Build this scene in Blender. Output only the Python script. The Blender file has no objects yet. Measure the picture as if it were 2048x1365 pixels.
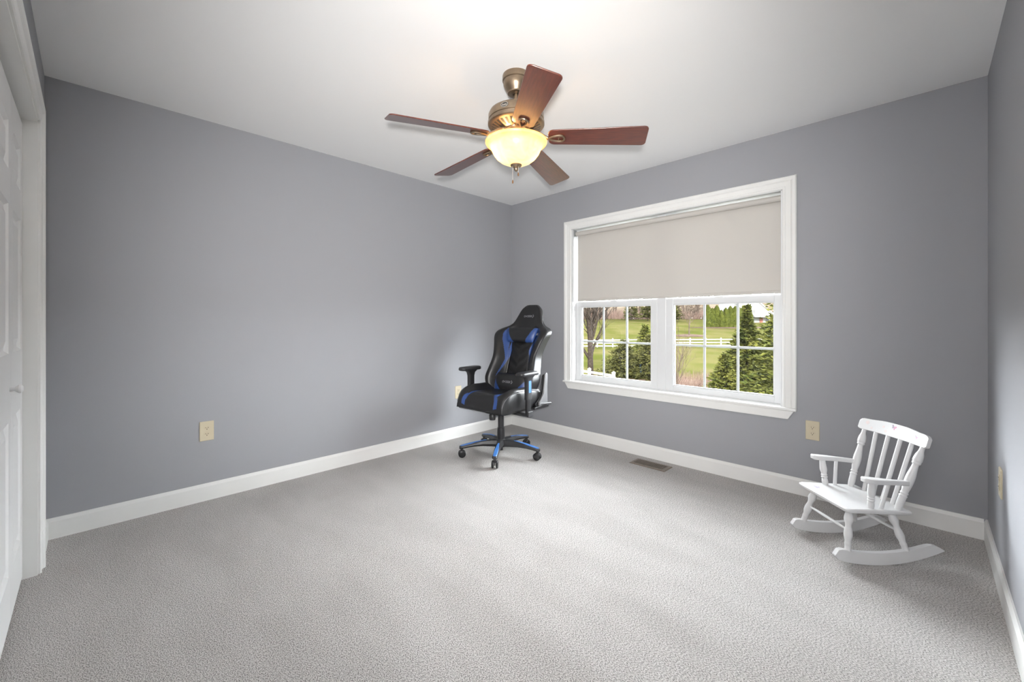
import bpy, bmesh, math, random
from math import sin, cos, pi, radians, sqrt, atan2
from mathutils import Vector, Matrix

S = bpy.context.scene
COL = S.collection

# ------------------------------------------------------------------ camera, sky, lights, exposure
HC, YAW, FPX, HZ = 1.154, 0.7802016, 835.8, 641.5
cd = bpy.data.cameras.new('camera')
cd.sensor_width = 36.0
cd.lens = FPX / 2048 * 36.0
cd.shift_y = -(682.5 - HZ) / 2048
cd.clip_start, cd.clip_end = 0.02, 600
cam = bpy.data.objects.new('camera', cd)
cam.location = (0, 0, HC)
cam.rotation_euler = (pi / 2, 0, YAW - pi / 2)
COL.objects.link(cam)
S.camera = cam
S.view_settings.view_transform = 'Standard'
S.view_settings.look = 'None'
S.view_settings.gamma = 1.0
S.view_settings.use_curve_mapping = False
S.view_settings.exposure = 0.28
S.cycles.max_bounces = 14
S.cycles.diffuse_bounces = 8
S.cycles.transparent_max_bounces = 16
S.cycles.sample_clamp_indirect = 6.0
S.cycles.use_denoising = True

FWD = Vector((cos(YAW), sin(YAW), 0))
RGT = Vector((sin(YAW), -cos(YAW), 0))
CEIL, XW, YL, XC, YR = 2.44, 3.3126, 3.2854, -0.1672, -0.232
FAN = (1.574, 1.527)

world = bpy.data.worlds.new('overcast_sky')
S.world = world
world.use_nodes = True
wn = world.node_tree
wn.nodes.clear()
w_out = wn.nodes.new('ShaderNodeOutputWorld')
w_bg = wn.nodes.new('ShaderNodeBackground')
w_bg.inputs[0].default_value = (0.93, 0.96, 1.0, 1)
w_tc = wn.nodes.new('ShaderNodeTexCoord')
w_sep = wn.nodes.new('ShaderNodeSeparateXYZ')
wn.links.new(w_tc.outputs['Generated'], w_sep.inputs[0])


def w_range(src, a, b, lo, hi):
    n = wn.nodes.new('ShaderNodeMapRange')
    n.interpolation_type = 'SMOOTHSTEP'
    for i, v in enumerate((a, b, lo, hi)):
        n.inputs[i + 1].default_value = v
    wn.links.new(src, n.inputs[0])
    return n.outputs[0]


def w_math(op, p, q):
    n = wn.nodes.new('ShaderNodeMath')
    n.operation = op
    for i, v in enumerate((p, q)):
        if isinstance(v, (int, float)):
            n.inputs[i].default_value = v
        else:
            wn.links.new(v, n.inputs[i])
    return n.outputs[0]


# thin overcast, brightest in the half of the sky that the window faces
SKY_BASE, SKY_BRIGHT = 3.0, 42.0
w_glow = w_math('MULTIPLY', w_range(w_sep.outputs[0], -0.05, 0.35, 0, 1), w_range(w_sep.outputs[2], 0.40, 0.86, 1, 0))
w_glow = w_math('MULTIPLY', w_glow, w_range(w_sep.outputs[2], 0.02, 0.30, 0.45, 1))
w_str = w_math('ADD', w_math('MULTIPLY', w_glow, SKY_BRIGHT), SKY_BASE)
w_str = w_math('MULTIPLY', w_str, w_range(w_sep.outputs[2], -0.04, 0.02, 0.08, 1))
wn.links.new(w_str, w_bg.inputs[1])
wn.links.new(w_bg.outputs[0], w_out.inputs[0])


def lamp(name, kind, loc, energy, color=(1, 1, 1), direction=(0, 0, -1), **kw):
    l = bpy.data.lights.new(name, kind)
    l.energy = energy
    l.color = color
    for k, v in kw.items():
        setattr(l, k, v)
    o = bpy.data.objects.new(name, l)
    o.location = loc
    o.rotation_euler = Vector(direction).to_track_quat('-Z', 'Y').to_euler()
    COL.objects.link(o)
    return o


# sun behind the house, plus two added low suns that fill the room
lamp('sun', 'SUN', (0, 0, 30), 18.0, (1.0, 0.95, 0.86), (0.72, 0.42, -0.52), angle=radians(20))
lamp('window_fill_sun', 'SUN', (8, -8, 20), 2.0, (0.95, 0.97, 1.0), (-cos(radians(-38)), -sin(radians(-38)), -0.22), angle=radians(40))
lamp('window_fill_sun', 'SUN', (8, 12, 20), 12, (0.95, 0.97, 1.0), (-cos(radians(52)), -sin(radians(52)), -0.14), angle=radians(40))
# added fill: one spot at the camera, one bounced off the ceiling
lamp('camera_fill', 'SPOT', (-0.09, -0.09, 1.22), 335, (1.0, 0.99, 0.97), (FWD.x - 0.03, FWD.y + 0.03, 0.09),
     spot_size=radians(95), spot_blend=1.0, shadow_soft_size=0.05)
lamp('bounce_fill', 'SPOT', (0.14, 1.02, 1.75), 205, (1.0, 0.98, 0.97), (0.03, 0.0, 1),
     spot_size=radians(80), spot_blend=0.7, shadow_soft_size=0.06)
# added fill panel in the unseen hall, shining in through an assumed doorway
lamp('hall_fill', 'AREA', (-1.25, 0.2, 1.6), 35, (1.0, 0.98, 0.96), (0.95, 0.0, 0.15), shape='RECTANGLE', size=0.9, size_y=0.9)


# ------------------------------------------------------------------ materials
def mat(name, color, rough=0.5, spec=0.5, metal=0.0, var=0.0, vscale=8.0, bump=0.0, bscale=60.0, coat=0.0,
        sheen=0.0, stretch=None, color2=None, trans=0.0, detail=4.0):
    m = bpy.data.materials.new(name)
    m.use_nodes = True
    nt = m.node_tree
    b = nt.nodes['Principled BSDF']
    c = (*color, 1)
    b.inputs['Base Color'].default_value = c
    b.inputs['Roughness'].default_value = rough
    b.inputs['Specular IOR Level'].default_value = spec
    b.inputs['Metallic'].default_value = metal
    if coat:
        b.inputs['Coat Weight'].default_value = coat
        b.inputs['Coat Roughness'].default_value = 0.28
    if sheen:
        b.inputs['Sheen Weight'].default_value = sheen
    tc = nt.nodes.new('ShaderNodeTexCoord')
    src = tc.outputs['Object']
    if stretch:
        mp = nt.nodes.new('ShaderNodeMapping')
        mp.inputs['Scale'].default_value = stretch
        nt.links.new(src, mp.inputs[0])
        src = mp.outputs[0]
    if var or color2:
        n = nt.nodes.new('ShaderNodeTexNoise')
        n.inputs['Scale'].default_value = vscale
        n.inputs['Detail'].default_value = detail
        nt.links.new(src, n.inputs['Vector'])
        r = nt.nodes.new('ShaderNodeValToRGB')
        r.color_ramp.elements[0].position = 0.35
        r.color_ramp.elements[1].position = 0.65
        if color2:
            r.color_ramp.elements[0].color = (*color2, 1)
            r.color_ramp.elements[1].color = c
        else:
            r.color_ramp.elements[0].color = (*[x * (1 - var) for x in color], 1)
            r.color_ramp.elements[1].color = (*[min(1, x * (1 + var)) for x in color], 1)
        nt.links.new(n.outputs[0], r.inputs[0])
        nt.links.new(r.outputs[0], b.inputs['Base Color'])
    if bump:
        n = nt.nodes.new('ShaderNodeTexNoise')
        n.inputs['Scale'].default_value = bscale
        n.inputs['Detail'].default_value = 3
        nt.links.new(src, n.inputs['Vector'])
        bp = nt.nodes.new('ShaderNodeBump')
        bp.inputs['Strength'].default_value = bump
        bp.inputs['Distance'].default_value = 0.004
        nt.links.new(n.outputs[0], bp.inputs['Height'])
        nt.links.new(bp.outputs[0], b.inputs['Normal'])
    if trans:
        t = nt.nodes.new('ShaderNodeBsdfTranslucent')
        t.inputs[0].default_value = c
        mx = nt.nodes.new('ShaderNodeMixShader')
        mx.inputs[0].default_value = trans
        nt.links.new(b.outputs[0], mx.inputs[1])
        nt.links.new(t.outputs[0], mx.inputs[2])
        nt.links.new(mx.outputs[0], nt.nodes['Material Output'].inputs[0])
    return m


def carpet_material():
    m = bpy.data.materials.new('carpet_pile')
    m.use_nodes = True
    nt = m.node_tree
    b = nt.nodes['Principled BSDF']
    b.inputs['Roughness'].default_value = 1.0
    b.inputs['Specular IOR Level'].default_value = 0.05
    b.inputs['Sheen Weight'].default_value = 0.15
    tc = nt.nodes.new('ShaderNodeTexCoord')

    def noise(scale, detail, rot=0.0, sc=(1, 1, 1)):
        mp = nt.nodes.new('ShaderNodeMapping')
        mp.inputs['Scale'].default_value = sc
        mp.inputs['Rotation'].default_value = (0, 0, rot)
        nt.links.new(tc.outputs['Object'], mp.inputs[0])
        n = nt.nodes.new('ShaderNodeTexNoise')
        n.inputs['Scale'].default_value = scale
        n.inputs['Detail'].default_value = detail
        n.inputs['Roughness'].default_value = 0.6
        nt.links.new(mp.outputs[0], n.inputs['Vector'])
        return n.outputs[0]
    tuft = noise(310, 2.5, 0.8, (1, 0.6, 1))
    patch = noise(3.2, 4, -0.6, (1, 0.35, 1))
    r1 = nt.nodes.new('ShaderNodeValToRGB')
    r1.color_ramp.elements[0].position = 0.37
    r1.color_ramp.elements[0].color = (0.170, 0.158, 0.151, 1)
    r1.color_ramp.elements[1].position = 0.59
    r1.color_ramp.elements[1].color = (0.66, 0.640, 0.622, 1)
    nt.links.new(tuft, r1.inputs[0])
    r2 = nt.nodes.new('ShaderNodeValToRGB')
    r2.color_ramp.elements[0].position = 0.38
    r2.color_ramp.elements[0].color = (0.88, 0.875, 0.87, 1)
    r2.color_ramp.elements[1].position = 0.62
    r2.color_ramp.elements[1].color = (1, 1, 1, 1)
    nt.links.new(patch, r2.inputs[0])
    mx = nt.nodes.new('ShaderNodeMix')
    mx.data_type = 'RGBA'
    mx.blend_type = 'MULTIPLY'
    mx.inputs[0].default_value = 1.0
    nt.links.new(r1.outputs[0], mx.inputs[6])
    nt.links.new(r2.outputs[0], mx.inputs[7])
    nt.links.new(mx.outputs[2], b.inputs['Base Color'])
    bp = nt.nodes.new('ShaderNodeBump')
    bp.inputs['Strength'].default_value = 0.55
    bp.inputs['Distance'].default_value = 0.006
    nt.links.new(tuft, bp.inputs['Height'])
    nt.links.new(bp.outputs[0], b.inputs['Normal'])
    return m


def glass_material():
    m = bpy.data.materials.new('window_glass')
    m.use_nodes = True
    nt = m.node_tree
    nt.nodes.clear()
    o = nt.nodes.new('ShaderNodeOutputMaterial')
    t = nt.nodes.new('ShaderNodeBsdfTransparent')
    t.inputs[0].default_value = (0.96, 0.97, 0.965, 1)
    g = nt.nodes.new('ShaderNodeBsdfGlossy')
    g.inputs['Roughness'].default_value = 0.0
    f = nt.nodes.new('ShaderNodeFresnel')
    gm = nt.nodes.new('ShaderNodeNewGeometry')
    mr = nt.nodes.new('ShaderNodeMapRange')
    mr.inputs[3].default_value = 1.45
    mr.inputs[4].default_value = 1 / 1.45      # both faces of the pane act as air to glass
    nt.links.new(gm.outputs['Backfacing'], mr.inputs[0])
    nt.links.new(mr.outputs[0], f.inputs[0])
    mx = nt.nodes.new('ShaderNodeMixShader')
    nt.links.new(f.outputs[0], mx.inputs[0])
    nt.links.new(t.outputs[0], mx.inputs[1])
    nt.links.new(g.outputs[0], mx.inputs[2])
    nt.links.new(mx.outputs[0], o.inputs[0])
    return m


def emit_material(name, color, strength):
    m = bpy.data.materials.new(name)
    m.use_nodes = True
    nt = m.node_tree
    nt.nodes.clear()
    o = nt.nodes.new('ShaderNodeOutputMaterial')
    e = nt.nodes.new('ShaderNodeEmission')
    e.inputs[0].default_value = (*color, 1)
    e.inputs[1].default_value = strength
    nt.links.new(e.outputs[0], o.inputs[0])
    return m


def bowl_material():
    m = bpy.data.materials.new('amber_scavo_glass')
    m.use_nodes = True
    nt = m.node_tree
    nt.nodes.clear()
    o = nt.nodes.new('ShaderNodeOutputMaterial')
    tc = nt.nodes.new('ShaderNodeTexCoord')
    n = nt.nodes.new('ShaderNodeTexNoise')
    n.inputs['Scale'].default_value = 14
    n.inputs['Detail'].default_value = 5
    n.inputs['Distortion'].default_value = 1.5
    nt.links.new(tc.outputs['Object'], n.inputs['Vector'])
    r = nt.nodes.new('ShaderNodeValToRGB')
    r.color_ramp.elements[0].position = 0.3
    r.color_ramp.elements[0].color = (0.95, 0.70, 0.36, 1)
    r.color_ramp.elements[1].position = 0.7
    r.color_ramp.elements[1].color = (1.0, 0.83, 0.54, 1)
    nt.links.new(n.outputs[0], r.inputs[0])
    t = nt.nodes.new('ShaderNodeBsdfTranslucent')
    d = nt.nodes.new('ShaderNodeBsdfDiffuse')
    g = nt.nodes.new('ShaderNodeBsdfGlossy')
    g.inputs['Roughness'].default_value = 0.25
    nt.links.new(r.outputs[0], t.inputs[0])
    nt.links.new(r.outputs[0], d.inputs[0])
    m1 = nt.nodes.new('ShaderNodeMixShader')
    m1.inputs[0].default_value = 0.35
    nt.links.new(t.outputs[0], m1.inputs[1])
    nt.links.new(d.outputs[0], m1.inputs[2])
    m2 = nt.nodes.new('ShaderNodeMixShader')
    m2.inputs[0].default_value = 0.05
    nt.links.new(m1.outputs[0], m2.inputs[1])
    nt.links.new(g.outputs[0], m2.inputs[2])
    nt.links.new(m2.outputs[0], o.inputs[0])
    return m


M = {}
M['wall'] = mat('grey_wall_paint', (0.332, 0.337, 0.357), 0.65, 0.25, bump=0.05, bscale=180)
M['ceiling'] = mat('white_ceiling_paint', (0.90, 0.90, 0.90), 0.9, 0.1, bump=0.04, bscale=150)
M['trim'] = mat('white_trim_paint', (0.80, 0.80, 0.785), 0.35, 0.4, var=0.01)
M['vinyl'] = mat('white_window_vinyl', (0.70, 0.71, 0.72), 0.3, 0.5, var=0.01)
M['door'] = mat('white_door_paint', (0.80, 0.80, 0.80), 0.35, 0.4, var=0.01)
M['carpet'] = carpet_material()
M['glass'] = glass_material()
M['blind'] = mat('cream_blind_fabric', (0.58, 0.555, 0.52), 0.9, 0.1, bump=0.15, bscale=900, trans=0.08)
M['ivory'] = mat('ivory_plastic', (0.60, 0.53, 0.385), 0.35, 0.5, var=0.02)
M['slot'] = mat('dark_slot', (0.03, 0.025, 0.02), 0.7, 0.2, var=0.1)
M['steel'] = mat('grey_steel', (0.5, 0.5, 0.5), 0.35, 0.5, metal=0.9, var=0.05)
M['vent'] = mat('brown_vent_enamel', (0.20, 0.165, 0.135), 0.4, 0.5, metal=0.3, var=0.08, vscale=40)
M['dark'] = mat('dark_interior', (0.05, 0.05, 0.05), 0.9, 0.1, var=0.1)


# ------------------------------------------------------------------ mesh helper
class MB:
    def __init__(self):
        self.v, self.f, self.m = [], [], []

    def add(self, vs, fs, mi=0, mx=None):
        b = len(self.v)
        for p in vs:
            p = Vector(p)
            self.v.append(mx @ p if mx else p)
        for i, f in enumerate(fs):
            self.f.append([b + k for k in f])
            self.m.append(mi if isinstance(mi, int) else mi[i])
        return self

    def box(self, lo, hi, mi=0, mx=None):
        x0, y0, z0 = lo
        x1, y1, z1 = hi
        vs = [(x0, y0, z0), (x1, y0, z0), (x1, y1, z0), (x0, y1, z0), (x0, y0, z1), (x1, y0, z1), (x1, y1, z1), (x0, y1, z1)]
        fs = [(0, 3, 2, 1), (4, 5, 6, 7), (0, 1, 5, 4), (1, 2, 6, 5), (2, 3, 7, 6), (3, 0, 4, 7)]
        return self.add(vs, fs, mi, mx)

    def rings(self, rings, mi=0, cap=True, closed=True, mx=None):
        n = len(rings[0])
        vs = [p for r in rings for p in r]
        fs, ms = [], []
        for i in range(len(rings) - 1):
            for k in range(n if closed else n - 1):
                k2 = (k + 1) % n
                fs.append((i * n + k, i * n + k2, (i + 1) * n + k2, (i + 1) * n + k))
                ms.append(mi(i, k) if callable(mi) else mi)
        if cap and closed:
            fs.append(tuple(range(n - 1, -1, -1)))
            fs.append(tuple((len(rings) - 1) * n + k for k in range(n)))
            c = mi(0, 0) if callable(mi) else mi
            ms += [c, c]
        return self.add(vs, fs, ms, mx)

    def tube(self, pts, r, n=10, mi=0, cap=True, mx=None, flat=(1, 1)):
        pts = [Vector(p) for p in pts]
        rs = r if isinstance(r, (list, tuple)) else [r] * len(pts)
        rings = []
        t0 = (pts[1] - pts[0]).normalized()
        up = Vector((0, 0, 1)) if abs(t0.z) < 0.9 else Vector((1, 0, 0))
        s = t0.cross(up).normalized()
        for i, p in enumerate(pts):
            if i == 0:
                t = t0
            elif i == len(pts) - 1:
                t = (pts[i] - pts[i - 1]).normalized()
            else:
                t = ((pts[i + 1] - p).normalized() + (p - pts[i - 1]).normalized()).normalized()
            s = (s - t * s.dot(t)).normalized()
            u = s.cross(t)
            rings.append([p + (s * cos(2 * pi * k / n) * flat[0] + u * sin(2 * pi * k / n) * flat[1]) * rs[i] for k in range(n)])
        return self.rings(rings, mi, cap, True, mx)

    def lathe(self, prof, n=32, mi=0, mx=None, cap=True):
        rings = [[(r * cos(2 * pi * k / n), r * sin(2 * pi * k / n), z) for k in range(n)] for r, z in prof]
        return self.rings(rings, mi, cap, True, mx)

    def prism(self, poly, a, b, axis='z', mi=0, mx=None):
        def P(p, h):
            return {'z': (p[0], p[1], h), 'x': (h, p[0], p[1]), 'y': (p[0], h, p[1])}[axis]
        return self.rings([[P(p, a) for p in poly], [P(p, b) for p in poly]], mi, True, True, mx)

    def build(self, name, mats, parent=None, smooth=35, bevel=0.0, seg=2, sub=0):
        me = bpy.data.meshes.new(name)
        me.from_pydata([tuple(p) for p in self.v], [], self.f)
        if not isinstance(mats, (list, tuple)):
            mats = [mats]
        for q in mats:
            me.materials.append(q)
        me.polygons.foreach_set('material_index', self.m)
        bm = bmesh.new()
        bm.from_mesh(me)
        bmesh.ops.recalc_face_normals(bm, faces=bm.faces)
        bm.to_mesh(me)
        bm.free()
        if smooth:
            me.polygons.foreach_set('use_smooth', [True] * len(me.polygons))
            me.set_sharp_from_angle(angle=radians(smooth))
        me.update()
        o = bpy.data.objects.new(name, me)
        COL.objects.link(o)
        if parent:
            o.parent = parent
        if bevel:
            md = o.modifiers.new('bevel', 'BEVEL')
            md.width = bevel
            md.segments = seg
            md.limit_method = 'ANGLE'
            md.angle_limit = radians(40)
        if sub:
            md = o.modifiers.new('subdivision', 'SUBSURF')
            md.levels = md.render_levels = sub
        return o


def tag(o, label, cat, group=None, kind=None):
    o['label'] = label
    o['category'] = cat
    if group:
        o['group'] = group
    if kind:
        o['kind'] = kind
    return o


def struct(o, label=None):
    o['kind'] = 'structure'
    if label:
        o['label'] = label
    return o


def empty(name, loc=(0, 0, 0), rz=0.0):
    o = bpy.data.objects.new(name, None)
    o.empty_display_size = 0.1
    o.location = loc
    o.rotation_euler = (0, 0, rz)
    COL.objects.link(o)
    return o


def copy_tree(o, parent=None):
    c = o.copy()
    COL.objects.link(c)
    if parent:
        c.parent = parent
    for ch in list(o.children):
        copy_tree(ch, c)
    return c


def interp(tab, t):
    if t <= tab[0][0]:
        return tab[0][1]
    for (a, x), (b, y) in zip(tab, tab[1:]):
        if t <= b:
            k = (t - a) / (b - a)
            return x + (y - x) * k
    return tab[-1][1]


def sinterp(tab, t):
    # smooth (Catmull-Rom) table lookup
    xs = [a for a, _ in tab]
    ys = [b for _, b in tab]
    if t <= xs[0]:
        return ys[0]
    if t >= xs[-1]:
        return ys[-1]
    i = max(k for k in range(len(xs) - 1) if xs[k] <= t)
    h = xs[i + 1] - xs[i]
    s = (t - xs[i]) / h
    d = lambda k: (ys[min(k + 1, len(ys) - 1)] - ys[max(k - 1, 0)]) / (xs[min(k + 1, len(xs) - 1)] - xs[max(k - 1, 0)])
    m0, m1 = d(i) * h, d(i + 1) * h
    return (2 * s**3 - 3 * s**2 + 1) * ys[i] + (s**3 - 2 * s**2 + s) * m0 + (-2 * s**3 + 3 * s**2) * ys[i + 1] + (s**3 - s**2) * m1


def sstep(a, b, x):
    t = max(0.0, min(1.0, (x - a) / (b - a)))
    return t * t * (3 - 2 * t)


def inside(poly, x, y):
    r = False
    n = len(poly)
    for i in range(n):
        x0, y0 = poly[i]
        x1, y1 = poly[(i + 1) % n]
        if (y0 > y) != (y1 > y) and x < (x1 - x0) * (y - y0) / (y1 - y0) + x0:
            r = not r
    return r


def rounded_poly(w, h, r, n=5):
    out = []
    for cx, cy, a0 in ((w / 2 - r, h / 2 - r, 0), (-w / 2 + r, h / 2 - r, pi / 2), (-w / 2 + r, -h / 2 + r, pi), (w / 2 - r, -h / 2 + r, 1.5 * pi)):
        for k in range(n + 1):
            a = a0 + pi / 2 * k / n
            out.append((cx + r * cos(a), cy + r * sin(a)))
    return out


# ------------------------------------------------------------------ the room
WX1 = XW + 0.15                 # outer face of the window wall
WY0, WY1, WZ0, WZ1 = 0.69, 2.46, 0.548, 2.05
T = 0.12
DY0, DY1, DZ = -0.13, 0.66, 2.04          # doorway behind the camera
KY0, KY1, KZ = 1.33, 2.868, 2.065         # closet opening

struct(MB().box((-2.4, -1.2, -0.25), (XW + 0.15, YL + T, 0)).build('floor', M['carpet'], smooth=0), 'light grey wall to wall carpet of the bedroom')
struct(MB().box((-2.4, -1.2, CEIL), (XW + 0.15, YL + T, CEIL + 0.2)).build('ceiling', M['ceiling'], smooth=0), 'flat white painted ceiling')
struct(MB().box((XC - T, YL, 0), (XW + 0.15, YL + T, CEIL)).build('wall_left', M['wall'], smooth=0), 'grey wall left of the corner')
b = MB()
b.box((XW, YR - T, 0), (WX1, WY0, CEIL)).box((XW, WY1, 0), (WX1, YL, CEIL))
b.box((XW, WY0, 0), (WX1, WY1, WZ0)).box((XW, WY0, WZ1), (WX1, WY1, CEIL))
struct(b.build('wall_back', M['wall'], smooth=0), 'grey wall with the window')
struct(MB().box((XC - T, YR - T, 0), (XW, YR, CEIL)).build('wall_right', M['wall'], smooth=0), 'grey wall at the right edge')
b = MB()
b.box((XC - T, YR, 0), (XC, DY0, CEIL)).box((XC - T, DY1, 0), (XC, KY0, CEIL)).box((XC - T, KY1, 0), (XC, YL, CEIL))
b.box((XC - T, DY0, DZ), (XC, DY1, CEIL)).box((XC - T, KY0, KZ), (XC, KY1, CEIL))
struct(b.build('wall_front', M['wall'], smooth=0), 'grey wall with the closet at the left edge')
# closet and hall shells behind the openings
b = MB()
b.box((-0.95, KY0 - 0.1, 0), (-0.85, YL + T, CEIL)).box((-0.85, KY0 - 0.1, 0), (XC - T, KY0, CEIL)).box((-0.85, YL, 0), (XC - T, YL + T, CEIL))
struct(b.build('wall_closet', M['ceiling'], smooth=0))
b = MB()
b.box((-2.4, -1.2, 0), (-2.3, KY0, CEIL)).box((-2.3, -1.2, 0), (XC - T, -1.1, CEIL)).box((-2.3, KY0 - 0.2, 0), (-0.95, KY0 - 0.1, CEIL))
b.box((XC - T, -1.2, 0), (XC - 0.02, YR - T, CEIL))
struct(b.build('wall_hall', M['ceiling'], smooth=0))

# baseboards
BH, BT = 0.1085, 0.014
base_prof = [(0, 0), (BT, 0), (BT, BH - 0.018), (BT * 0.75, BH - 0.010), (BT * 0.45, BH), (0, BH)]


def baseboard(name, p0, p1, nrm):
    p0, p1, nrm = Vector(p0), Vector(p1), Vector(nrm)
    rings = [[p + nrm * a + Vector((0, 0, z)) for a, z in base_prof] for p in (p0, p1)]
    return struct(MB().rings(rings).build(name, M['trim'], smooth=0), 'white painted ' + name.replace('_', ' '))


baseboard('baseboard_left', (XC, YL, 0), (XW, YL, 0), (0, -1, 0))
baseboard('baseboard_back', (XW, YL - BT, 0), (XW, YR + BT, 0), (-1, 0, 0))
baseboard('baseboard_right', (XC + 0.05, YR, 0), (XW, YR, 0), (0, 1, 0))
baseboard('baseboard_front', (XC, KY1 + 0.082, 0), (XC, YL - BT, 0), (1, 0, 0))

# closet casing, jamb and bifold doors
cas = [(0.0, 0.0), (0.0, 0.009), (0.006, 0.013), (0.014, 0.013), (0.018, 0.010), (0.048, 0.013), (0.054, 0.019), (0.060, 0.022), (0.076, 0.022), (0.082, 0.015), (0.082, 0.0)]   # (outwards from opening, off the wall)


def casing(path, out, place):
    rings = []
    for p, d in zip(path, out):
        rings.append([place(p[0] + d[0] * a, p[1] + d[1] * a, t) for a, t in cas])
    return MB().rings(rings)


tr = empty('trim_1')
struct(tr, 'white casing and jamb around the closet opening')
casing([(KY0, 0), (KY0, KZ), (KY1, KZ), (KY1, 0)], [(-1, 0), (-1, 1), (1, 1), (1, 0)],
       lambda y, z, t: (XC + t, y, z)).build('casing', M['trim'], tr, smooth=0)
b = MB().box((XC - T, KY1 - 0.012, 0), (XC + 0.002, KY1, KZ)).box((XC - T, KY0, 0), (XC + 0.002, KY0 + 0.012, KZ)).box((XC - T, KY0, KZ - 0.012), (XC + 0.002, KY1, KZ))
b.build('jamb', M['trim'], tr, smooth=0)
MB().box((XC - 0.075, KY0 + 0.012, KZ - 0.034), (XC - 0.055, KY1 - 0.012, KZ - 0.012)).build('door_track', M['steel'], tr, smooth=0)

dr = empty('door_1')
struct(dr, 'white six panel bifold closet door')
DXF = XC - 0.044               # face of the closet doors


def leaf(y0, y1):
    z0, z1 = 0.015, KZ - 0.036
    xf, xb = DXF, DXF - 0.034
    st = 0.066
    panels = [(0.20, 0.775), (1.03, 1.59), (1.715, 1.90)]
    b = MB()
    b.box((xb, y0, z0), (xf, y0 + st, z1)).box((xb, y1 - st, z0), (xf, y1, z1))
    zs = [z0] + [q for p in panels for q in p] + [z1]
    for i in range(0, len(zs), 2):
        b.box((xb, y0 + st, zs[i]), (xf, y1 - st, zs[i + 1]))
    for pz0, pz1 in panels:
        a0, a1 = y0 + st, y1 - st
        def ring(i, x):
            return [(x, a0 + i, pz0 + i), (x, a1 - i, pz0 + i), (x, a1 - i, pz1 - i), (x, a0 + i, pz1 - i)]
        b.rings([ring(0, xf), ring(0.012, xf - 0.011), ring(0.022, xf - 0.011), ring(0.048, xf - 0.003)], cap=False)
        b.add(ring(0.048, xf - 0.003), [(0, 1, 2, 3)])
    return b.build('door_leaf', M['door'], dr, smooth=0)


lw = (KY1 - KY0 - 0.03) / 4
leaves = [leaf(KY1 - 0.014 - lw * (k + 1) + 0.001, KY1 - 0.014 - lw * k - 0.001) for k in range(4)]
kn = MB().lathe([(0.009, 0), (0.008, 0.012), (0.012, 0.017), (0.0165, 0.023), (0.0165, 0.028), (0.011, 0.033), (0.003, 0.034)], 20,
                mx=Matrix.Translation((DXF, KY1 - 0.014 - lw - 0.035, 0.895)) @ Matrix.Rotation(pi / 2, 4, 'Y'))
kn.build('door_handle', M['door'], leaves[1])

# ------------------------------------------------------------------ the window
win = empty('window_1')
struct(win, 'white twin double hung window in the grey wall')
casing([(WY0, 0.568), (WY0, 2.043), (WY1, 2.043), (WY1, 0.568)], [(-1, 0), (-1, 1), (1, 1), (1, 0)],
       lambda y, z, t: (XW - t, y, z)).build('casing', M['trim'], win, smooth=0)
so = rounded_poly(0.022, 0.020, 0.009, 4)
b = MB()
b.box((3.277, 0.607, 0.548), (XW, 2.545, 0.568)).box((XW - 0.001, WY0, 0.548), (3.375, WY1, 0.568))
b.build('stool', M['trim'], win, smooth=0, bevel=0.006, seg=3)
MB().prism([(0.655, 0.492), (2.485, 0.492), (2.525, 0.548), (0.622, 0.548)], 3.284, XW, 'x').build('apron', M['trim'], win, smooth=0, bevel=0.003)
b = MB()
b.box((XW - 0.001, WY0 - 0.001, 0.568), (WX1, WY0 + 0.012, WZ1)).box((XW - 0.001, WY1 - 0.012, 0.568), (WX1, WY1 + 0.001, WZ1))
b.box((XW - 0.001, WY0, 2.038), (WX1, WY1, WZ1))
b.box((3.362, WY0 + 0.012, 0.555), (WX1, WY1 - 0.012, 0.574)).box((3.452, WY0 + 0.012, 0.56), (WX1, WY0 + 0.03, 2.04)).box((3.452, WY1 - 0.03, 0.56), (WX1, WY1 - 0.012, 2.04))
b.build('jamb', M['vinyl'], win, smooth=0, bevel=0.002)
MB().box((3.374, 1.537, 0.57), (WX1, 1.613, 2.04)).build('mullion', M['vinyl'], win, smooth=0, bevel=0.003)


def sash(y0, y1, z0, z1, gy0, gy1, gz0, gz1, x0, x1):
    b = MB()
    b.box((x0, y0, z0), (x1, gy0, z1)).box((x0, gy1, z0), (x1, y1, z1)).box((x0, gy0, z0), (x1, gy1, gz0)).box((x0, gy0, gz1), (x1, gy1, z1))
    # glazing bead step
    xm = (x0 + x1) / 2
    e = 0.009
    b.box((xm - 0.009, gy0, gz0), (xm + 0.009, gy0 + e, gz1)).box((xm - 0.009, gy1 - e, gz0), (xm + 0.009, gy1, gz1))
    b.box((xm - 0.009, gy0 + e, gz0), (xm + 0.009, gy1 - e, gz0 + e)).box((xm - 0.009, gy0 + e, gz1 - e), (xm + 0.009, gy1 - e, gz1))
    s = b.build('sash', M['vinyl'], win, smooth=0, bevel=0.002)
    MB().box((xm - 0.0015, gy0, gz0), (xm + 0.0015, gy1, gz1)).build('glass_pane', M['glass'], s, smooth=0)
    b = MB()
    xa, xb = xm + 0.0020, xm + 0.0085
    hw = 0.0085
    for k in (1, 2):
        y = gy0 + (gy1 - gy0) * k / 3
        b.box((xa, y - hw, gz0), (xb, y + hw, gz1))
    zc = (gz0 + gz1) / 2
    b.box((xa + 0.0003, gy0, zc - hw), (xb + 0.0003, gy1, zc + hw))
    b.build('muntin_grid', M['vinyl'], s, smooth=0)
    return s


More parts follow.
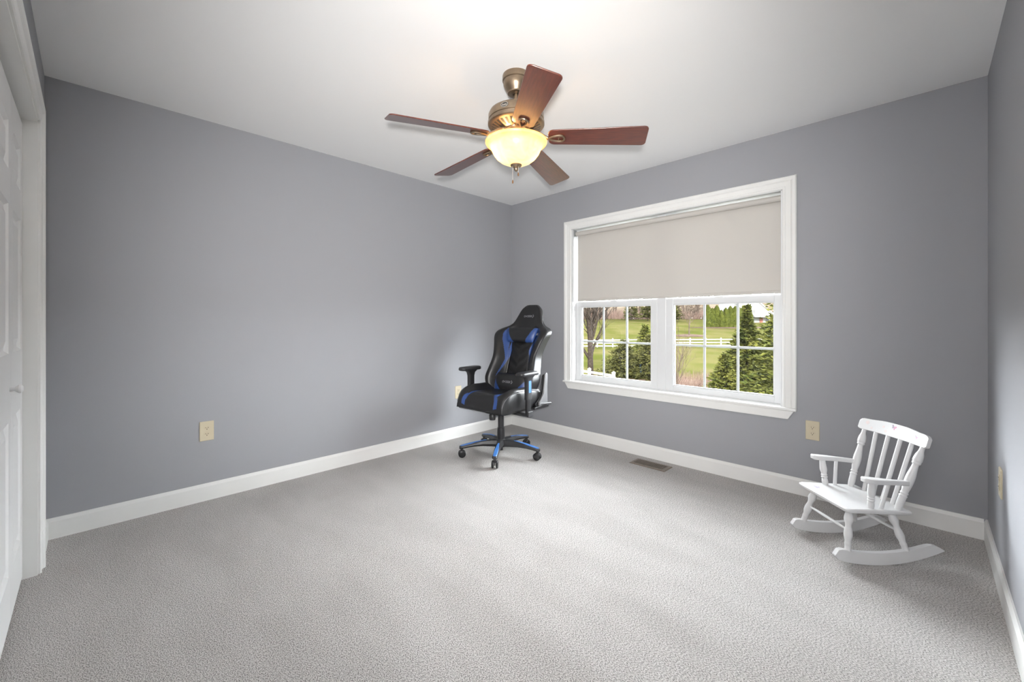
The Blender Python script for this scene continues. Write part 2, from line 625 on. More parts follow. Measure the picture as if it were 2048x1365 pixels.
for (y0, y1, g0, g1) in ((1.613, 2.448, 1.667, 2.390), (0.702, 1.537, 0.753, 1.475)):
    s = sash(y0, y1, 0.574, 1.334, g0, g1, 0.618, 1.288, 3.374, 3.410)
    yc = (y0 + y1) / 2
    b = MB().box((3.374, yc - 0.03, 1.334), (3.405, yc + 0.03, 1.341)).box((3.380, yc - 0.012, 1.341), (3.396, yc + 0.024, 1.349))
    b.build('sash_lock', M['vinyl'], s, smooth=0, bevel=0.002)
    sash(y0, y1, 1.290, 2.038, g0, g1, 1.334, 1.990, 3.414, 3.450)

# roller blind
bl = empty('roller_blind', (3.345, 1.5625, 1.997))
tag(bl, 'cream roller blind pulled halfway down inside the window frame', 'blind')
RY = Matrix.Rotation(-pi / 2, 4, 'X')
MB().lathe([(0.004, -0.8575), (0.0215, -0.8575), (0.0215, 0.8575), (0.004, 0.8575)], 28, mx=RY).build('fabric_roll', M['blind'], bl)
MB().box((0.0205, -0.8575, -0.643), (0.0213, 0.8575, 0.0)).build('blind_fabric', M['blind'], bl, smooth=0)
MB().prism(rounded_poly(0.007, 0.022, 0.003, 3), -0.8575, 0.8575, 'y', mx=Matrix.Translation((0.0209, 0, -0.643))).build('hem_bar', M['blind'], bl)
for y in (-0.862, 0.876):
    MB().box((-0.018, y - 0.0015, -0.022), (0.022, y + 0.0015, 0.0405)).box((-0.012, y - 0.006, -0.006), (0.012, y + 0.006, 0.006)).build('bracket', M['steel'], bl, smooth=0)

# ------------------------------------------------------------------ outlets and floor vent
def outlet(name, loc, rz, label):
    o = empty(name, loc, rz)      # local: x out of the wall, y along, z up
    tag(o, label, 'outlet', 'ivory duplex outlets')
    poly = rounded_poly(0.076, 0.124, 0.004, 3)
    def R(s, x):
        return [(x, p[0] * s, p[1] * (1 - (1 - s) * 0.6)) for p in poly]
    MB().rings([R(1, 0), R(1, 0.003), R(0.93, 0.0058)]).build('cover_plate', M['ivory'], o, smooth=30)
    for dz in (0.0195, -0.0195):
        pl = [(0.0165 * cos(a) if abs(0.0165 * cos(a)) < 0.0165 else 0.0165, max(-0.0125, min(0.0125, 0.0172 * sin(a)))) for a in [2 * pi * k / 24 for k in range(24)]]
        r = MB().prism(pl, 0.004, 0.0085, 'x', mx=Matrix.Translation((0, 0, dz))).build('receptacle', M['ivory'], o, smooth=30)
        b = MB()
        b.box((0.0082, 0.0048, dz - 0.001), (0.0088, 0.0072, dz + 0.0065)).box((0.0082, -0.0072, dz), (0.0088, -0.0050, dz + 0.006))
        b.prism([(0.0026 * cos(2 * pi * k / 10), 0.0026 * sin(2 * pi * k / 10)) for k in range(10)], 0.0082, 0.0088, 'x', mx=Matrix.Translation((0, 0, dz - 0.0065)))
        b.build('slots', M['slot'], r, smooth=0)
    MB().lathe([(0.0035, 0.0055), (0.0032, 0.0072), (0.001, 0.0075)], 12, mx=Matrix.Rotation(pi / 2, 4, 'Y')).build('screw', M['ivory'], o)
    return o


outlet('wall_outlet', (0.529, YL, 0.444), -pi / 2, 'ivory duplex outlet low on the long left wall')
outlet('wall_outlet', (XW, 0.523, 0.437), pi, 'ivory duplex outlet right of the window above baseboard')
outlet('wall_outlet', (2.758, YR, 0.455), pi / 2, 'ivory duplex outlet on the wall at right edge')
outlet('wall_outlet', (2.562, YL, 0.446), -pi / 2, 'ivory outlet half hidden behind the gaming chair seat')

vt = empty('floor_vent', (3.146, 1.560, 0))
tag(vt, 'brown metal floor vent in the carpet under the window', 'vent')
b = MB()
hx, hy, ix, iy = 0.070, 0.148, 0.048, 0.122
def vr(a, c, z):
    return [(-a, -c, z), (a, -c, z), (a, c, z), (-a, c, z)]
b.rings([vr(hx, hy, 0.0), vr(hx, hy, 0.003), vr(hx - 0.006, hy - 0.006, 0.007), vr(ix, iy, 0.007), vr(ix, iy, 0.001)], cap=False)
b.build('vent_frame', M['vent'], vt, smooth=0)
MB().box((-ix, -iy, 0.0003), (ix, iy, 0.0012)).build('vent_well', M['slot'], vt, smooth=0)
b = MB()
for k in range(18):
    y = -iy + (k + 0.5) * 2 * iy / 18
    b.box((-ix, y - 0.0035, 0.002), (ix, y + 0.0025, 0.0062))
b.box((-0.002, -iy, 0.0015), (0.002, iy, 0.0055))
b.build('louvres', M['vent'], vt, smooth=0)
#@@PART2
# ------------------------------------------------------------------ ceiling fan
M['bronze'] = mat('antique_bronze', (0.30, 0.225, 0.155), 0.34, 0.5, metal=0.9, var=0.10, vscale=25)
M['mahogany'] = mat('mahogany_blade', (0.130, 0.030, 0.015), 0.28, 0.5, color2=(0.070, 0.015, 0.009), vscale=9, stretch=(1.2, 16, 16), detail=6, coat=1.0)
M['bowl'] = bowl_material()
M['bulb'] = emit_material('warm_bulb', (1.0, 0.60, 0.26), 60)
M['fob'] = mat('brown_fob', (0.14, 0.07, 0.03), 0.5, 0.4, var=0.1)
M['badge'] = mat('dark_badge', (0.04, 0.035, 0.03), 0.35, 0.5, var=0.1)
M['silver'] = mat('silver_line', (0.75, 0.72, 0.66), 0.3, 0.5, metal=0.8, var=0.03)

fan = empty('ceiling_fan', (FAN[0], FAN[1], CEIL), YAW + pi)     # local x points to the camera's side of the room
tag(fan, 'five blade ceiling fan with mahogany blades and lit amber bowl', 'ceiling fan')
MB().lathe([(0.070, 0), (0.072, -0.006), (0.072, -0.030), (0.067, -0.034), (0.067, -0.050), (0.061, -0.066), (0.049, -0.086), (0.045, -0.092), (0.045, -0.097), (0.036, -0.101), (0.017, -0.101), (0.017, -0.09)], 40).build('canopy', M['bronze'], fan)
b = MB().tube([(0, 0, -0.09), (0, 0, -0.185)], 0.0125, 16)
b.lathe([(0.024, -0.150), (0.030, -0.158), (0.030, -0.180)], 24)
b.build('downrod', M['bronze'], fan)
mot = MB().lathe([(0.030, -0.172), (0.085, -0.176), (0.118, -0.184), (0.138, -0.196), (0.1455, -0.212), (0.1455, -0.238), (0.142, -0.241), (0.142, -0.245),
                  (0.148, -0.249), (0.148, -0.262), (0.143, -0.268), (0.136, -0.270), (0.078, -0.292), (0.074, -0.300), (0.05, -0.302)], 64).build('motor_housing', M['bronze'], fan)
b = MB()
for k in range(30):
    a = 2 * pi * k / 30
    n = Vector((cos(a), sin(a), 0))
    t = Vector((-sin(a), cos(a), 0))
    q = []
    for r, w in ((0.090, 0.0045), (0.128, 0.0068)):
        z = -0.270 - (0.136 - r) * (0.022 / 0.058) - 0.0008
        q.append((r, w, z))
    p = [n * q[0][0] - t * q[0][1], n * q[0][0] + t * q[0][1], n * q[1][0] + t * q[1][1], n * q[1][0] - t * q[1][1]]
    zz = [q[0][2], q[0][2], q[1][2], q[1][2]]
    lo = [(v.x, v.y, z) for v, z in zip(p, zz)]
    hi = [(v.x, v.y, z + 0.002) for v, z in zip(p, zz)]
    b.rings([lo, hi])
b.build('cooling_slots', M['badge'], mot, smooth=0)
ab = radians(-24)
BX = Matrix.Rotation(ab, 4, 'Z') @ Matrix.Translation((0.1445, 0, -0.219)) @ Matrix.Rotation(pi / 2, 4, 'Y')
b = MB()
b.lathe([(0.001, 0.0022), (0.0175, 0.0022), (0.021, 0.0016), (0.021, -0.006)], 28, mi=0, mx=BX @ Matrix.Diagonal((0.62, 1, 1, 1)))
b.tube([(0.0185 * 0.62 * cos(2 * pi * k / 24), 0.0185 * sin(2 * pi * k / 24), 0.0024) for k in range(25)], 0.0010, 6, mi=1, mx=BX)
for k, (y, h) in enumerate(((-0.011, 0.008), (-0.006, 0.005), (-0.001, 0.005), (0.004, 0.007), (0.009, 0.005))):
    b.tube([(0.004, y, 0.0026), (0.004 - h, y + 0.0015, 0.0026)], 0.0011, 6, mi=1, mx=BX)
b.tube([(0.0035, -0.013, 0.0026), (0.004, 0.0, 0.0026), (0.0025, 0.013, 0.0026)], 0.0009, 6, mi=1, mx=BX)
b.build('badge', [M['badge'], M['silver']], mot)
sw = MB().lathe([(0.062, -0.300), (0.064, -0.306), (0.060, -0.318), (0.048, -0.322), (0.046, -0.330), (0.040, -0.338), (0.012, -0.340), (0.010, -0.460)], 40).build('light_fitter', M['bronze'], fan)
# blades and their irons
b = MB()
out = []
x0, x1 = 0.168, 0.662
h0, h1, rc = 0.056, 0.071, 0.022
def corner(cx, cy, a0, r, n=6):
    return [(cx + r * cos(a0 + pi / 2 * k / n), cy + r * sin(a0 + pi / 2 * k / n)) for k in range(n + 1)]
out += corner(x1 - rc, h1 - rc, 0, rc)[0:]
out = corner(x1 - rc, -h1 + rc, -pi / 2, rc) + corner(x1 - rc, h1 - rc, 0, rc) + corner(x0 + 0.03, h0 - 0.03, pi / 2, 0.03) + corner(x0 + 0.03, -h0 + 0.03, pi, 0.03)
PITCH = Matrix.Translation((0.66, 0, -0.361)) @ Matrix.Rotation(radians(3), 4, 'Y') @ Matrix.Translation((-0.66, 0, 0)) @ Matrix.Rotation(radians(-14), 4, 'X')
b.prism(out, -0.003, 0.003, mx=PITCH)
blade0 = b.build('blade', M['mahogany'], fan, smooth=30, bevel=0.0018, seg=2)
b = MB()
loop = []
for k in range(25):
    a = 2 * pi * k / 24
    rr = 0.034 + 0.010 * cos(a)
    loop.append((0.208 + 0.042 * cos(a), (0.017 + 0.011 * cos(a)) * sin(a) * 1.15, -0.0085))
b.tube(loop, 0.0062, 8, mx=PITCH, cap=False)
b.tube([(0.072, 0.010, -0.298), (0.100, 0.014, -0.304), (0.135, 0.012, -0.326), (0.172, 0.004, -0.345)], [0.008, 0.0075, 0.007, 0.006], 8)
b.tube([(0.072, -0.010, -0.298), (0.100, -0.014, -0.304), (0.135, -0.012, -0.324), (0.172, -0.004, -0.343)], [0.008, 0.0075, 0.007, 0.006], 8)
b.lathe([(0.022, -0.296), (0.022, -0.304), (0.014, -0.307)], 16, mx=Matrix.Translation((0.078, 0, 0)))
for y in (-0.012, 0.012):
    b.lathe([(0.0045, -0.004), (0.0042, -0.011), (0.001, -0.012)], 10, mx=PITCH @ Matrix.Translation((0.222, y, 0)))
iron0 = b.build('blade_iron', M['bronze'], fan)
for k, th in enumerate((9, 81, 153, 225, 297)):
    for src in (blade0, iron0):
        o = src if k == 0 else src.copy()
        if k:
            COL.objects.link(o)
            o.parent = fan
        o.rotation_euler = (0, 0, radians(th))
# glass bowl
bp = [(0.161, -0.350), (0.1615, -0.355), (0.158, -0.361), (0.148, -0.367), (0.138, -0.375), (0.131, -0.386), (0.125, -0.401), (0.116, -0.417), (0.103, -0.433), (0.084, -0.448), (0.058, -0.461), (0.028, -0.469), (0.012, -0.470)]
fine = []
for i in range(len(bp) - 1):
    for j in range(3):
        t = j / 3
        fine.append((bp[i][0] + (bp[i + 1][0] - bp[i][0]) * t, bp[i][1] + (bp[i + 1][1] - bp[i][1]) * t))
fine.append(bp[-1])
b = MB().lathe(fine, 64, cap=False)
b.tube([(0.159 * cos(2 * pi * k / 64), 0.159 * sin(2 * pi * k / 64), -0.350) for k in range(65)], 0.0032, 8, cap=False)
b.build('light_bowl', M['bowl'], fan, smooth=60)
for a in (-81, 99):
    p = Matrix.Rotation(radians(a), 4, 'Z') @ Matrix.Translation((0.074, 0, -0.384))
    bb = MB().lathe([(0.002, -0.026), (0.012, -0.024), (0.019, -0.016), (0.022, -0.004), (0.020, 0.008), (0.013, 0.020), (0.010, 0.028)], 20, mx=p).build('bulb', M['bulb'], fan)
    MB().lathe([(0.012, 0.026), (0.014, 0.028), (0.014, 0.042)], 16, mx=p).build('socket', M['bronze'], bb)
MB().lathe([(0.010, -0.462), (0.029, -0.4665), (0.0305, -0.471), (0.026, -0.478), (0.014, -0.483), (0.009, -0.487), (0.012, -0.491), (0.011, -0.496), (0.005, -0.503), (0.001, -0.505)], 28).build('finial', M['bronze'], fan)
for y, z1 in ((-0.018, -0.553), (0.011, -0.514)):
    c = MB().tube([(0.012, y, -0.474), (0.012, y, z1)], 0.0011, 6).build('pull_chain', M['silver'], fan)
    MB().lathe([(0.001, 0.002), (0.0030, -0.002), (0.0042, -0.010), (0.0036, -0.016), (0.001, -0.018)], 12, mx=Matrix.Translation((0.012, y, z1))).build('fob', M['fob'], c)

# ------------------------------------------------------------------ gaming chair (local: x forward, y to the sitter's left)
M['black'] = mat('black_leatherette', (0.014, 0.014, 0.015), 0.36, 0.5, bump=0.12, bscale=260, var=0.1)
M['blue'] = mat('blue_leatherette', (0.028, 0.070, 0.235), 0.38, 0.5, bump=0.12, bscale=260, var=0.06)
M['mesh'] = mat('black_perforated_leatherette', (0.010, 0.010, 0.011), 0.55, 0.35, bump=0.3, bscale=420, var=0.1)
M['seam'] = mat('grey_seam', (0.10, 0.10, 0.11), 0.6, 0.3, var=0.1)
M['plastic'] = mat('black_plastic', (0.022, 0.022, 0.024), 0.42, 0.5, bump=0.08, bscale=300, var=0.08)
M['cover'] = mat('grey_satin_plastic', (0.13, 0.13, 0.135), 0.3, 0.5, var=0.05)
M['blueplastic'] = mat('blue_plastic', (0.060, 0.185, 0.50), 0.32, 0.5, var=0.04)
M['blackmetal'] = mat('black_metal', (0.03, 0.03, 0.032), 0.3, 0.5, metal=0.5, var=0.05)
M['mark'] = mat('grey_embroidery', (0.22, 0.22, 0.24), 0.6, 0.3, var=0.05)

gc = empty('gaming_chair', (2.484, 2.592, 0), radians(186))
tag(gc, 'black and blue gaming chair on casters in the room corner', 'chair')

# five star base
A0 = 32
def arm_section(r, w, h, zt):
    return [(r, w * 0.35, zt - h), (r, w, zt - h * 0.55), (r, w * 0.8, zt - 0.004), (r, w * 0.55, zt), (r, -w * 0.55, zt), (r, -w * 0.8, zt - 0.004), (r, -w, zt - h * 0.55), (r, -w * 0.35, zt - h)]
arm_tab = [(0.030, 0.034, 0.062, 0.136), (0.09, 0.030, 0.056, 0.137), (0.16, 0.026, 0.046, 0.133), (0.23, 0.023, 0.037, 0.123), (0.29, 0.022, 0.031, 0.111), (0.325, 0.023, 0.030, 0.104), (0.347, 0.021, 0.028, 0.099), (0.355, 0.014, 0.022, 0.095)]
def zt_at(r):
    return interp([(a, d) for a, _, _, d in arm_tab], r)
b = MB().rings([arm_section(*s) for s in arm_tab])
arm0 = b.build('base_leg', M['plastic'], gc, smooth=40)
rs = [0.125, 0.15, 0.19, 0.23, 0.27, 0.31, 0.335, 0.348]
ws = [0.006, 0.009, 0.013, 0.015, 0.016, 0.017, 0.016, 0.011]
strip = MB().rings([[(r, w, zt_at(r) - 0.002), (r, w * 0.8, zt_at(r) + 0.0022), (r, -w * 0.8, zt_at(r) + 0.0022), (r, -w, zt_at(r) - 0.002)] for r, w in zip(rs, ws)]).build('accent_strip', M['blueplastic'], arm0, smooth=30)
# caster (its own frame: axle along y)
cas0 = MB().tube([(0.335, 0, 0.052), (0.335, 0, 0.078)], 0.011, 12)
cas0.rings([[(0.345 + (0.030 * cos(a)) - 0.012, y, 0.0315 + 0.032 * sin(a)) for a in [pi * k / 10 for k in range(11)]] + [(0.345 + 0.026 * cos(a) - 0.012, y, 0.0315 + 0.028 * sin(a)) for a in [pi * (10 - k) / 10 for k in range(11)]] for y in (-0.008, 0.008)])
caster0 = cas0.build('caster', M['plastic'], gc, smooth=40)
for y in (-0.018, 0.018):
    w = MB().lathe([(0.004, -0.0085), (0.020, -0.0085), (0.026, -0.007), (0.0300, -0.004), (0.0315, 0), (0.0300, 0.004), (0.026, 0.007), (0.020, 0.0085), (0.004, 0.0085)], 28,
                   mx=Matrix.Translation((0.333, y, 0.0315)) @ Matrix.Rotation(pi / 2, 4, 'X')).build('wheel', M['blackmetal'], caster0)
caster_turn = [0.25, -0.35, 0.5, -0.2, 0.15]
for k in range(5):
    a = radians(A0 + 72 * k)
    if k:
        o = copy_tree(arm0, gc)
        c = copy_tree(caster0, gc)
    else:
        o, c = arm0, caster0
    o.rotation_euler = (0, 0, a)
    c.rotation_euler = (0, 0, a)
MB().lathe([(0.020, 0.070), (0.044, 0.076), (0.046, 0.090), (0.046, 0.120), (0.040, 0.138), (0.033, 0.142)], 36).build('base_hub', M['plastic'], gc)
b = MB().lathe([(0.018, 0.043), (0.018, 0.08)], 24)
b.lathe([(0.0325, 0.130), (0.0325, 0.215), (0.030, 0.236), (0.026, 0.238), (0.0255, 0.242), (0.0255, 0.380)], 36)
b.build('gas_lift', M['blackmetal'], gc)
b = MB()
b.box((-0.13, -0.075, 0.368), (0.12, 0.075, 0.405)).box((-0.17, -0.15, 0.398), (0.17, 0.15, 0.412))
b.lathe([(0.05, 0.345), (0.05, 0.37)], 24)
mech = b.build('tilt_mechanism', M['blackmetal'], gc, smooth=30, bevel=0.004)
b = MB()
b.lathe([(0.004, 0.318), (0.024, 0.320), (0.027, 0.326), (0.027, 0.362), (0.02, 0.372)], 28, mx=Matrix.Translation((0.105, -0.005, 0)))
b.build('tension_knob', M['plastic'], mech)
b = MB().tube([(0.02, -0.06, 0.388), (0.02, -0.20, 0.386), (0.01, -0.30, 0.380)], 0.006, 8)
b.box((-0.01, -0.345, 0.372), (0.03, -0.290, 0.386))
b.build('height_lever', M['plastic'], mech)

# seat
def seat_top(x, y):
    ay = abs(y)
    base = 0.548 + 0.010 * sstep(0.0, 0.2, x) - 0.012 * sstep(-0.02, -0.2, x)
    bol = 0.050 * sstep(0.155, 0.222, ay) * (0.25 + 0.75 * sstep(0.27, 0.10, x)) * (1 - 0.25 * sstep(-0.05, -0.22, x))
    groove = -0.006 * math.exp(-((ay - 0.160) / 0.008) ** 2)
    edge = 0.0
    if ay > 0.222:
        t = min(1, (ay - 0.222) / 0.048)
        edge = -0.052 * (1 - sqrt(max(0, 1 - t * t)))
    return base + bol + groove + edge
xs = [-0.245, -0.235, -0.21, -0.16, -0.10, -0.04, 0.02, 0.08, 0.13, 0.17, 0.20, 0.225, 0.245, 0.26, 0.272, 0.280, 0.284]
NY = 180
xs = [xs[i] + (xs[i + 1] - xs[i]) * j / 5 for i in range(len(xs) - 1) for j in range(5)] + [xs[-1]]
rings, info = [], []
for x in xs:
    hw = 0.268 - 0.020 * sstep(0.16, 0.285, x) ** 2 - 0.012 * sstep(-0.12, -0.245, x)
    drop = 0.0
    if x > 0.20:
        t = (x - 0.20) / 0.0845
        drop = 0.118 * (1 - sqrt(max(0.0, 1 - t * t)))
    if x < -0.21:
        drop += 0.035 * ((-0.21 - x) / 0.035) ** 2
    ring = []
    for k in range(NY + 1):
        u = -1 + 2 * k / NY
        y = u * hw
        z = seat_top(x, u * 0.268) - drop
        ring.append((x, y, z))
    bz = 0.413 + (0.018 * ((x - 0.25) / 0.034) ** 2 if x > 0.25 else 0)
    zm = bz + 0.55 * (ring[0][2] - bz)
    ring.append((x, hw * 1.0, zm))
    ring.append((x, hw * 0.97, bz + 0.15 * (ring[0][2] - bz)))
    ring.append((x, hw * 0.93, bz))
    ring.append((x, -hw * 0.93, bz))
    ring.append((x, -hw * 0.97, bz + 0.15 * (ring[0][2] - bz)))
    ring.append((x, -hw * 1.0, zm))
    rings.append(ring)
def seat_mat(i, k):
    if k >= NY:
        return 0
    u = abs(-1 + 2 * (k + 0.5) / NY) * 0.268
    x = (xs[i] + xs[min(i + 1, len(xs) - 1)]) / 2
    c = 0.150 - 0.012 * sstep(0.10, 0.20, x) + 0.052 * sstep(0.215, 0.284, x)
    if x > 0.03 and abs(u - c) < 0.006 + 0.013 * sstep(0.02, 0.16, x):
        return 1
    return 0
b = MB().rings(rings, seat_mat)
# blue band carried down the front edge of the cushion
seat = b.build('seat', [M['black'], M['blue']], gc, smooth=85)
for s in (-1, 1):
    pts = [(x, s * (0.268 - 0.020 * sstep(0.16, 0.285, x) ** 2 - 0.012 * sstep(-0.12, -0.245, x)) * 0.985, seat_top(x, 0.262) - (0.118 * (1 - sqrt(max(0.0, 1 - ((x - 0.20) / 0.0845) ** 2))) if x > 0.20 else 0) + 0.001) for x in xs[10:-5:2]]
    MB().tube(pts, 0.0026, 6).build('piping', M['seam'], seat)

# backrest shell
wtab = [(0, .200), (.08, .232), (.20, .268), (.32, .256), (.45, .244), (.58, .268), (.67, .292), (.715, .288), (.745, .258), (.775, .198), (.815, .162), (.88, .138), (.94, .118), (.975, .100), (1.0, .074)]
btab = [(0, .095), (.10, .130), (.22, .138), (.38, .110), (.55, .098), (.66, .094), (.72, .075), (.77, .028), (.82, .012), (1.0, .008)]
xtab = [(0, -.196), (.15, -.206), (.35, -.238), (.60, -.302), (.80, -.378), (1.0, -.452)]
ttab = [(0, .085), (.3, .095), (.7, .085), (.8, .070), (.95, .058), (1.0, .040)]
Z0, ZH = 0.470, 0.818
def back_front(u, v):
    w, bo, xc = sinterp(wtab, v), sinterp(btab, v), sinterp(xtab, v)
    au = abs(u)
    x = xc + bo * sstep(0.42, 0.86, au)
    if au > 0.90:
        t = (au - 0.90) / 0.10
        x -= 0.030 * (1 - sqrt(max(0, 1 - t * t)))
    x -= 0.006 * math.exp(-((au - 0.45) / 0.03) ** 2) * sstep(0.78, 0.7, v)
    if v < 0.74 and au < 0.42:
        x += 0.012 * (1 - (au / 0.42) ** 2)
        x += 0.0025 * cos(2 * pi * (v * 11 - au * 2.2)) * sstep(0.42, 0.3, au)      # chevron quilting
    return Vector((x, u * w, Z0 + ZH * v))
NU, NV = 170, 230
polyA = [(.47, .742), (.70, .752), (.68, .62), (.565, .40), (.525, .47), (.50, .60)]
polyB = [(.455, .60), (.38, .505), (.67, .215), (.57, .40)]
rings = []
for j in range(NV + 1):
    v = j / NV
    ring = [back_front(-1 + 2 * k / NU, v) for k in range(NU + 1)]
    w, xc, th = sinterp(wtab, v), sinterp(xtab, v), sinterp(ttab, v)
    bo = sinterp(btab, v)
    z = Z0 + ZH * v
    for u in (0.985, 0.93, 0.75, 0.4, 0.0, -0.4, -0.75, -0.93, -0.985):
        au = abs(u)
        ring.append(Vector((xc - th * (1 - 0.42 * sstep(0.6, 1.0, au)) + bo * 0.45 * sstep(0.5, 1, au), u * w, z)))
    if j == NV:
        pass
    rings.append(ring)
top = [Vector((p.x * 0.6 + (-.472) * 0.4, p.y * 0.80, p.z + 0.010)) for p in rings[-1]]
top2 = [Vector((p.x * 0.2 + (-.474) * 0.8, p.y * 0.5, p.z + 0.014)) for p in rings[-1]]
rings += [top, top2]
def back_mat(i, k):
    if k >= NU or i >= NV:
        return 0
    u, v = abs(-1 + 2 * (k + 0.5) / NU), (i + 0.5) / NV
    if inside(polyA, u, v) or inside(polyB, u, v):
        return 1
    if u < 0.43 and v < 0.74:
        return 2
    return 0
bk = MB().rings(rings, back_mat).build('backrest', [M['black'], M['blue'], M['mesh']], gc, smooth=60)
for s in (-1, 1):
    MB().tube([back_front(s * 0.985, j / 40) + Vector((-0.004, 0, 0)) for j in range(1, 41)], 0.0024, 6).build('piping', M['seam'], bk)


def logo(place, parent):
    # small embroidered mark: ring, dash, bracket, four close bars and a chevron
    b = MB()
    def st(pts, r=0.0020):
        b.tube([place(*p) for p in pts], r, 5)
    st([(-0.050 + 0.0075 * cos(2 * pi * k / 12), 0.0085 * sin(2 * pi * k / 12)) for k in range(13)])
    st([(-0.042, 0.001), (-0.031, 0.001)])
    st([(-0.019, 0.008), (-0.028, 0.006), (-0.030, 0.0), (-0.028, -0.006), (-0.019, -0.008)])
    for x in (-0.014, -0.002, 0.010):
        st([(x + 0.009, 0.008), (x, 0.008), (x, -0.008), (x + 0.009, -0.008)])
        st([(x, 0.0), (x + 0.007, 0.0)])
    st([(0.022, -0.008), (0.022, 0.008), (0.030, 0.006), (0.030, 0.001), (0.023, 0.0), (0.031, -0.008)])
    st([(0.040, 0.014), (0.051, 0.0), (0.040, -0.014)], 0.0032)
    return b.build('embroidered_mark', M['mark'], parent)


def on_back(y, dz, v0):
    v = v0 + dz / ZH
    p = back_front(y / sinterp(wtab, v), v)
    return p + Vector((0.001, 0, 0))
# mark reads from the sitter's right (image left) to left: local y increases to image right
logo(lambda a, c: on_back(a, c, 0.885), bk)


def cushion(name, cx, cz, w, h, t, tilt, blue, taper):
    NX, NZ = 120, 60
    rings = []
    for j in range(NZ + 1):
        q = -1 + 2 * j / NZ
        ring = []
        for sgn in (1, -1):
            for k in range(NX + 1):
                p = (-1 + 2 * k / NX) * sgn
                f = (max(0, 1 - abs(p) ** 3.2) ** 0.55) * (max(0, 1 - abs(q) ** 2.6) ** 0.55)
                d = t * f * sgn
                hw = w * (1 + taper * q)
                ring.append((d, p * hw * (1 - 0.04 * q * q), q * h * (1 - 0.05 * p * p)))
        rings.append(ring)
    def mi(i, k):
        n = 2 * (NX + 1)
        s = k if k <= NX else 0
        p = -1 + 2 * (k + 0.5) / NX
        q = -1 + 2 * (i + 0.5) / NZ
        return 1 if k < NX and blue(p, q) else 0
    mx = Matrix.Translation((cx, 0, cz)) @ Matrix.Rotation(tilt, 4, 'Y')
    return MB().rings(rings, mi, mx=mx).build(name, [M['black'], M['blue']], gc, smooth=70), mx


hp, hm = cushion('head_pillow', -0.286, 1.022, 0.165, 0.070, 0.042, radians(-17), lambda p, q: abs(p) > 0.66 + 0.16 * abs(q + 0.15) if q > -0.15 else abs(p) > 0.66 - 0.22 * (-0.15 - q), 0.10)
lp, lm = cushion('lumbar_cushion', -0.142, 0.592, 0.185, 0.094, 0.056, radians(-13), lambda p, q: q < 0.35 and abs(p) > 0.62 + 0.42 * (q + 0.3) , -0.02)
def on_lumbar(a, c):
    p, q = a / 0.185, (c) / 0.094
    f = (max(0, 1 - abs(p) ** 3.2) ** 0.55) * (max(0, 1 - abs(q) ** 2.6) ** 0.55)
    return lm @ Vector((0.056 * f + 0.0012, a, c))
logo(lambda a, c: on_lumbar(a, c + 0.012), lp)
for s in (-1, 1):
    MB().tube([(-0.282, s * 0.145, 1.028), (-0.295, s * 0.17, 1.03), (-0.345, s * 0.200, 1.045), (-0.43, s * 0.215, 1.05)], 0.010, 6, flat=(0.25, 1)).build('strap', M['plastic'], hp)

# side brackets joining seat and back, with their covers
for s in (-1, 1):
    poly = [(-0.26, 0.425), (-0.13, 0.425), (-0.11, 0.455), (-0.155, 0.478), (-0.185, 0.510), (-0.195, 0.56), (-0.222, 0.68), (-0.245, 0.69), (-0.258, 0.68), (-0.25, 0.56), (-0.26, 0.47)]
    y0, y1 = sorted((s * 0.272, s * 0.282))
    br = MB().prism(poly, y0, y1, 'y').build('recline_bracket', M['blackmetal'], gc, smooth=30, bevel=0.002)
    pc = [(-0.275, 0.432), (-0.150, 0.432), (-0.145, 0.465), (-0.175, 0.485), (-0.208, 0.53), (-0.222, 0.60), (-0.236, 0.695), (-0.258, 0.708), (-0.276, 0.69), (-0.270, 0.58)]
    y0, y1 = sorted((s * 0.282, s * 0.300))
    MB().prism(pc, y0, y1, 'y').build('bracket_cover', M['cover'], br, smooth=30, bevel=0.006, seg=3)
    MB().box((-0.31, min(s * 0.20, s * 0.285), 0.405), (-0.10, max(s * 0.20, s * 0.285), 0.425)).build('side_rail', M['blackmetal'], br, smooth=0, bevel=0.002)
MB().tube([(-0.16, 0.292, 0.452), (-0.205, 0.305, 0.448), (-0.30, 0.31, 0.440)], [0.008, 0.008, 0.010], 8).build('recline_lever', M['plastic'], gc)

